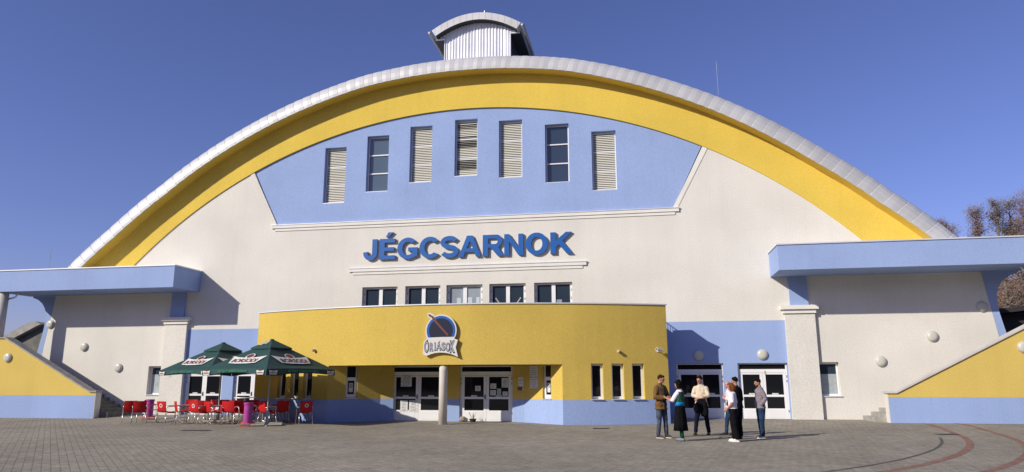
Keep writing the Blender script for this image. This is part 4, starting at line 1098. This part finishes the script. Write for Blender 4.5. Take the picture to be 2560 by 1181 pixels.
def person(pos, yaw, h, label, arms, legs, top, bottom, shoes, hair, head=(0, 0), lean=0., hands=True, build=1., skin=SKIN, beard=None):
    t = thing('person', label, 'person', (pos[0], pos[1], gz(*pos)), math.radians(yaw), 'people talking on the plaza')
    t.scale = (h/1.755,)*3
    def L_(p): return Vector((p[0], p[1]-lean*max(0, p[2]-.9), p[2]))
    hy, hp = math.radians(head[0]), math.radians(head[1]); piv = L_((0, .005, 1.54))
    HM = Matrix.Translation(piv) @ Matrix.Rotation(hy, 4, 'Z') @ Matrix.Rotation(hp, 4, 'X') @ Matrix.Translation(-piv)
    B = MB()
    b = build
    tors = [(0, 0, .86, .13*b, .10*b), (0, 0, .93, .155*b, .108*b), (0, 0, 1.02, .143*b, .10*b), (0, 0, 1.12, .138*b, .097*b), (0, 0, 1.25, .158*b, .105*b), (0, 0, 1.36, .165*b, .10*b), (0, 0.005, 1.425, .135*b, .085), (0, .01, 1.475, .09, .065), (0, .01, 1.51, .056, .055), (0, .0, 1.58, .052, .054)]
    tl = [(x, y-lean*max(0, z-.9), z, rx, ry) for x, y, z, rx, ry in tors]
    loft(B, tl)
    H = MB(); hc = L_((0, -.012, 1.655))
    H.ell(hc, (.074, .093, .100), 16, k=12); H.ell(hc+Vector((0, -.028, -.052)), (.055, .058, .062), 14, k=10)
    H.ell(hc+Vector((0, -.078, -.095)), (.026, .018, .018), 8); H.tube([hc+Vector((0, -.088, .01)), hc+Vector((0, -.112, -.028)), hc+Vector((0, -.095, -.036))], [.008, .014, .010], 8)
    for s in (-1, 1): H.ell(hc+Vector((s*.076, .008, -.015)), (.010, .02, .032), 8); H.ell(hc+Vector((s*.032, -.080, .018)), (.022, .012, .008), 8)
    B.add([tuple(HM @ Vector(v)) for v in H.v], H.f)
    for hip, kn, an in legs:
        hip, kn, an = Vector(hip), Vector(kn), Vector(an)
        B.tube([hip+Vector((0, 0, .03)), hip, hip.lerp(kn, .5), kn, kn.lerp(an, .35), an], [.085*b, .088*b, .072, .052, .052, .036], 14)
    sd = []
    for i, (el, wr, hd, pn, cu) in enumerate(arms):
        s = -1 if i == 0 else 1
        sh = L_((s*.158*b, .005, 1.405)); el, wr = Vector(el), Vector(wr)
        B.tube([sh+Vector((-s*.04, 0, .0)), sh, sh.lerp(el, .5), el, el.lerp(wr, .3), wr], [.05, .052, .045, .037, .038, .025], 12)
        if hands: hand(B, wr, Vector(hd), Vector(pn), cu)
        sd.append((sh, el, wr))
    for hip, kn, an in legs:
        an = Vector(an); B.tube([an+Vector((0, .01, -.005)), an+Vector((0, -.06, -.045)), an+Vector((0, -.13, -.055))], [.034, .034, .026], 10)
    body = remesh(B, 'body', skin, t, .0075, 2)
    # eyes, brows and mouth
    E_ = MB()
    for s in (-1, 1):
        E_.ell(hc+Vector((s*.030, -.090, .002)), (.012, .007, .006), 8)
    e = MB(); e.add([tuple(HM @ Vector(v)) for v in E_.v], E_.f); e.build('eyes', INK, t, smooth=True)
    E_ = MB(); E_.ell(hc+Vector((0, -.094, -.062)), (.022, .007, .006), 8)
    e = MB(); e.add([tuple(HM @ Vector(v)) for v in E_.v], E_.f); e.build('lips', mat('lips', (.34, .11, .09), .5), t, smooth=True)
    # hair
    hm, style = hair; Hh = MB()
    if style != 'bald':
        Hh.ell(hc+Vector((0, .020, .030)), (.083, .092, .090), 16, k=10); Hh.ell(hc+Vector((0, -.03, .072)), (.066, .060, .036), 12)
    if style == 'bald':
        Hh.ell(hc+Vector((0, .040, -.018)), (.082, .068, .055), 14)
    if style == 'curly':
        rn = random.Random(3)
        for _ in range(46):
            a, q = rn.uniform(-.6, PI+.6), rn.uniform(-.5, 1.3); c = hc+Vector((.092*math.cos(a)*math.cos(q), .02+.098*abs(math.sin(a))*math.cos(q)*1.0, .02+.095*math.sin(q)))
            Hh.ell(c, (.034,)*3, 7, k=5)
        for s in (-1, 1):
            for z in (-.02, -.06, -.1): Hh.ell(hc+Vector((s*.075, .035, z)), (.04, .05, .04), 8)
        Hh.ell(hc+Vector((0, .07, -.07)), (.08, .05, .07), 10)
    if style == 'quiff': Hh.ell(hc+Vector((.01, -.045, .10)), (.055, .05, .04), 10); Hh.ell(hc+Vector((0, .02, .09)), (.07, .07, .05), 10)
    if style == 'bob':
        for s in (-1, 1): Hh.tube([hc+Vector((s*.065, .0, .05)), hc+Vector((s*.085, .0, -.04)), hc+Vector((s*.08, .015, -.135))], [.035, .038, .022], 10)
        Hh.tube([hc+Vector((0, .06, .05)), hc+Vector((0, .085, -.05)), hc+Vector((0, .075, -.15))], [.06, .066, .045], 12)
        Hh.tube([hc+Vector((.04, .06, .0)), hc+Vector((.05, .075, -.14))], [.05, .035], 10); Hh.tube([hc+Vector((-.04, .06, .0)), hc+Vector((-.05, .075, -.14))], [.05, .035], 10)
    if beard: Hh.ell(hc+Vector((0, -.045, -.088)), (.052, .052, .034), 12)
    e = MB(); e.add([tuple(HM @ Vector(v)) for v in Hh.v], Hh.f)
    remesh(e, 'hair', hm, t, .010, 1, disp=.010, dscale=34, seed=h*9)
    # top
    T = MB(); ex = top.get('thick', .014); zb = top.get('hem', .90)
    ts = [q for q in tl if q[2] >= zb-.02 and q[2] < 1.5]
    rb = [(0, 0, zb, .172*b+ex+top.get('flare', .008), .118*b+ex+top.get('flare', .008))] if zb < 1.0 else []
    ts = [(x, y, z, rx+(.014 if z < 1 else 0), ry+(.010 if z < 1 else 0)) for x, y, z, rx, ry in ts]
    loft(T, rb+[(x, y, z, rx+ex, ry+ex) for x, y, z, rx, ry in ts if z > zb+.03][:-1]+[(0, .01-lean*.57, 1.485, .075+ex, .062+ex)])
    sl = top.get('sleeve', 1.)
    for sh, el, wr in sd:
        s = 1 if sh.x > 0 else -1
        pts = [sh+Vector((-s*.05, 0, -.015)), sh+Vector((-s*.004, 0, -.012)), sh.lerp(el, .25), sh.lerp(el, .6)]; rr = [.046+ex, .050+ex, .050+ex, .045+ex]
        if sl > .6: pts += [el]; rr += [.042+ex]
        if sl > .99: pts += [el.lerp(wr, .45), el.lerp(wr, .93)]; rr += [.042+ex, .030+ex]
        if sl <= .6: pts += [sh.lerp(el, .8)]; rr += [.050+ex]
        if sl == 0: continue
        T.tube(pts, rr, 14)
    tp = remesh(T, top['name'], top['m'], t, .011, 3, disp=top.get('wr', .010), dscale=10, seed=h*5)
    if top.get('collar'):
        C_ = MB(); c0 = L_((0, .012, 1.50)); C_.lathe([(.072, -.025), (.066, .02), (.058, .02), (.060, -.02)], c0, 16); C_.build('collar', top.get('cm', top['m']), t, smooth=True)
    if top.get('open'):
        O_ = MB(); loft(O_, [(0, -.045, z, rx, ry) for z, rx, ry in ((.80, .075, .125), (1.0, .075, .120), (1.2, .07, .122), (1.38, .065, .118), (1.47, .05, .08))]); remesh(O_, 'undershirt', top['open'], t, .012, 2, disp=.006)
    if top.get('vest'):
        V_ = MB(); loft(V_, [(x, y, z, rx+.040, ry+.036) for x, y, z, rx, ry in tl if 1.10 < z < 1.45]); V_.ell(L_((.0, .0, 1.39)), (.165, .12, .085)); remesh(V_, 'vest', top['vest'], t, .011, 2, disp=.006, dscale=22)
        V_ = MB(); loft(V_, [(0, -lean*.15, 1.02, .175, .13), (0, -lean*.2, 1.13, .170, .126)]); V_.build('waistband', top['band'], t, smooth=True)
    # bottom
    Bt = MB(); kind, bm_ = bottom
    if kind == 'skirt':
        n = 48; R = []
        for z, rx, ry in ((1.06, .160, .12), (.95, .185, .145), (.75, .20, .165), (.5, .215, .185), (.30, .235, .205)):
            f = (1.06-z)/.8; R.append([(rx*(1+.05*f*math.sin(9*a_))*math.cos(a_), ry*(1+.05*f*math.sin(9*a_))*math.sin(a_), z) for a_ in [2*PI*k/n for k in range(n)]])
        Bt.rings(R); Bt.build('skirt', bm_, t, smooth=True)
    else:
        w_ = {'slim': 1., 'wide': 1.35, 'loose': 1.15}[kind]
        loft(Bt, [(0, 0, .82, .14*b+.012, .10*b+.02), (0, 0, .92, .158*b+.014, .112*b+.014), (0, 0, 1.01, .150*b+.012, .106*b+.010)])
        for hip, kn, an in legs:
            hip, kn, an = Vector(hip), Vector(kn), Vector(an)
            Bt.tube([hip+Vector((0, 0, .03)), hip, hip.lerp(kn, .5), kn, kn.lerp(an, .4), an+Vector((0, 0, -.015))], [.095*b, .101*b, .086*w_, .068*w_, .063*w_, .058*w_], 16)
        remesh(Bt, 'trousers', bm_, t, .011, 3, disp=.012, dscale=12, seed=h*3)
    if bottom[0] == 'skirt' and shoes.get('tights'):
        for hip, kn, an in legs:
            S_ = MB(); S_.tube([Vector(kn), Vector(kn).lerp(Vector(an), .35), Vector(an)], [.055, .056, .041], 12); S_.build('stocking', shoes['tights'], t, smooth=True)
    for hip, kn, an in legs:
        an = Vector(an); S_ = MB()
        S_.tube([an+Vector((0, .045, -.045)), an+Vector((0, 0, -.035)), an+Vector((0, -.08, -.045)), an+Vector((0, -.15, -.055)), an+Vector((0, -.185, -.062))], [.038, .044, .043, .037, .022], 14)
        o = remesh(S_, 'shoe', shoes['m'], t, .009, 2)
        zz = an.z-.09
        for v in o.data.vertices: v.co.z = max(v.co.z, zz+.002)
        S_ = MB(); pts = [(.0, .07), (.034, .05), (.036, -.02), (.044, -.10), (.035, -.17), (0, -.20), (-.035, -.17), (-.044, -.10), (-.036, -.02), (-.034, .05)]
        S_.rings([[(an.x+x, an.y+y, zz+z) for x, y in pts] for z in (0, .022)]); S_.build('sole', shoes.get('sole', INK), o)
    return t
def LEG(sx, hip=.088, fx=0., fy=0., kb=.02): return ((sx*hip, 0, .90), (sx*hip+fx*.5, fy*.5-kb, .50), (sx*hip+fx, fy, .09))
fab = lambda n, c, v=.15: mat(n, c, .95, spec=.05, var=v, vscale=9, bump=.3, bscale=90)
JEAN = fab('worn grey jeans', (.075, .092, .125), .45); JEAN2 = fab('blue jeans', (.026, .050, .105), .4); DARKT = fab('dark navy cloth', (.010, .013, .025)); BLK = fab('black cloth', (.008, .008, .010))
SHOEB = mat('dark shoe', (.025, .018, .015), .5); SHOEBR = mat('brown shoe', (.05, .028, .022), .45); SHOEW = mat('white shoe', (.72, .70, .66), .6); SHOEG = mat('grey blue shoe', (.15, .18, .23), .6); GUM = mat('pale sole', (.55, .50, .42), .7)
HD = mat('dark hair', (.008, .006, .005), .85, spec=.1); HB = mat('brown hair', (.030, .014, .009), .85, spec=.1); HG = mat('ginger hair', (.18, .058, .022), .8, spec=.15, var=.35, vscale=30); HGR = mat('grey hair', (.20, .15, .12), .7)
SK2 = mat('flushed skin', (.52, .23, .17), .55)
person((8.70, -9.42), 48, 1.89, 'man in an open brown jacket and grey jeans, leftmost of the group',
       [((-.26, -.02, 1.14), (-.06, -.24, 1.12), (.6, -.6, .1), (.2, .2, .9), .5), ((.26, -.03, 1.14), (.07, -.25, 1.10), (-.6, -.6, .1), (0, .2, .9), .5)],
       [LEG(-1, fx=-.03, fy=.04), LEG(1, fx=.05, fy=-.04)], dict(name='jacket', m=fab('brown jacket', (.17, .095, .040), .25), thick=.034, hem=.80, flare=.02, collar=True, cm=DARKT, open=fab('charcoal shirt', (.03, .035, .035)), wr=.014),
       ('slim', JEAN), dict(m=SHOEB, sole=GUM), (HB, 'short'), head=(28, 10))
person((9.22, -10.45), -118, 1.72, 'woman in a green patterned vest and long black skirt, seen from behind',
       [((-.22, -.10, 1.17), (-.17, -.33, 1.20), (.2, -.9, .2), (.6, 0, .6), .6), ((.23, -.14, 1.15), (.12, -.36, 1.24), (-.2, -.9, .3), (-.6, 0, .5), .6)],
       [LEG(-1, .07, fx=-.02, fy=-.03), LEG(1, .07, fx=.02, fy=.10)], dict(name='blouse', m=mat('white cotton', (.78, .77, .80), .85, var=.05), thick=.020, hem=1.08, sleeve=.75, vest=mat('green patterned knit', (.018, .085, .050), .9, var=.75, vscale=26), band=fab('bright blue cloth', (.02, .22, .48))),
       ('skirt', BLK), dict(m=SHOEG, sole=SHOEBR, tights=fab('green tights', (.01, .10, .045))), (HD, 'curly'), head=(-10, 14), build=.9)
person((10.02, -7.95), -16, 1.86, 'man in a cream shirt with arms crossed, holding a black jacket and bag',
       [((-.235, -.09, 1.17), (.03, -.20, 1.13), (.9, -.1, -.1), (0, .9, 0), .8), ((.235, -.09, 1.17), (-.03, -.235, 1.09), (-.8, -.1, -.4), (0, .9, .1), .8)],
       [LEG(-1, fx=-.13, fy=-.02), LEG(1, fx=.09, fy=.0)], dict(name='shirt', m=fab('cream shirt', (.62, .53, .40), .08), thick=.022, hem=.84, flare=.016, collar=True, wr=.016),
       ('slim', DARKT), dict(m=SHOEBR, sole=INK), (HB, 'quiff'), head=(-20, 12))
person((10.90, -8.0), -82, 1.70, 'balding man in a pale shirt with a dark beard, mostly hidden behind the red-haired woman',
       [((-.21, -.02, 1.14), (-.09, -.17, 1.24), (.9, .1, .3), (.1, .8, .3), .8), ((.22, -.02, 1.14), (.09, -.17, 1.20), (-.9, .1, .3), (-.1, .8, .3), .8)],
       [LEG(-1, fy=-.14, fx=-.01), LEG(1, fy=.06)], dict(name='shirt', m=fab('pinkish white shirt', (.66, .58, .60), .08), thick=.020, hem=.86, collar=True),
       ('slim', JEAN2), dict(m=SHOEB, sole=INK), (HGR, 'bald'), head=(5, 8), skin=SK2, beard=True)
person((10.72, -10.38), -104, 1.65, 'red-haired woman in a white tee, black wide trousers and white sneakers',
       [((-.25, .05, 1.15), (-.20, -.17, .98), (.2, -.8, -.5), (.6, .2, .3), .5), ((.25, .03, 1.15), (.17, -.14, .98), (-.2, -.8, -.5), (-.8, .2, 0), .5)],
       [LEG(-1, .08), LEG(1, .08, fy=.10)], dict(name='tee', m=mat('white jersey', (.74, .69, .76), .85, var=.06, vscale=5), thick=.032, hem=.98, flare=.02, sleeve=.75, wr=.016),
       ('wide', BLK), dict(m=SHOEW, sole=SHOEW), (HG, 'bob'), head=(-8, 8), build=.94)
person((10.94, -9.50), -128, 1.82, 'man all in black, standing right behind the red-haired woman',
       [((-.25, .0, 1.13), (-.20, -.16, .95), (.2, -.6, -.7), (.5, 0, .3), .6), ((.26, .0, 1.13), (.16, -.18, .98), (-.4, -.7, -.2), (-.5, 0, .3), .6)],
       [LEG(-1, .09), LEG(1, .09, fx=.03)], dict(name='jumper', m=BLK, thick=.034, hem=.88, wr=.012, collar=True), ('wide', BLK), dict(m=SHOEB, sole=INK), (HD, 'short'), head=(-14, 5), build=1.12)
person((11.70, -8.98), -72, 1.77, 'man in a grey shirt and blue jeans with hands in pockets, rightmost of the group',
       [((-.24, .06, 1.16), (-.17, -.07, .96), (.1, -.5, -.9), (.6, 0, 0), .3), ((.25, .06, 1.16), (.17, -.07, .96), (-.1, -.5, -.9), (-.6, 0, 0), .3)],
       [LEG(-1, .08, fx=.0, fy=.03), LEG(1, .08, fy=-.02)], dict(name='shirt', m=mat('grey check shirt', (.22, .19, .22), .9, var=.25, vscale=18), thick=.022, hem=.88, collar=True, wr=.012),
       ('loose', JEAN2), dict(m=SHOEG, sole=SHOEW), (HD, 'quiff'), head=(-6, 14), beard=True, hands=False)
t = thing('black_jacket', 'black jacket and bag hanging from the crossed arms of the man in cream', 'jacket', (10.0, -8.17, gz(10, -8)), math.radians(-16))
mb = MB(); mb.tube([(-.05, -.03, 1.12), (-.10, -.05, .98), (-.12, -.04, .78), (-.12, -.02, .70)], [.05, .09, .11, .07], 12); mb.tube([(.08, -.02, 1.14), (.12, -.04, .95), (.13, -.02, .72), (.10, 0, .58)], [.05, .09, .10, .05], 12); mb.tube([(0, -.02, 1.14), (0, -.03, .9), (.04, -.01, .60)], [.06, .09, .06], 12)
remesh(mb, 'jacket_cloth', BLK, t, .014, 2, disp=.02, dscale=9)
mb = MB(); mb.tube([(-.14, -.13, 1.0), (-.15, -.16, .86), (-.14, -.15, .74)], [.03, .085, .07], 10); remesh(mb, 'bag', fab('charcoal bag', (.03, .032, .036)), t, .014, 2, disp=.01)

bpy.data.scenes.remove(TS)
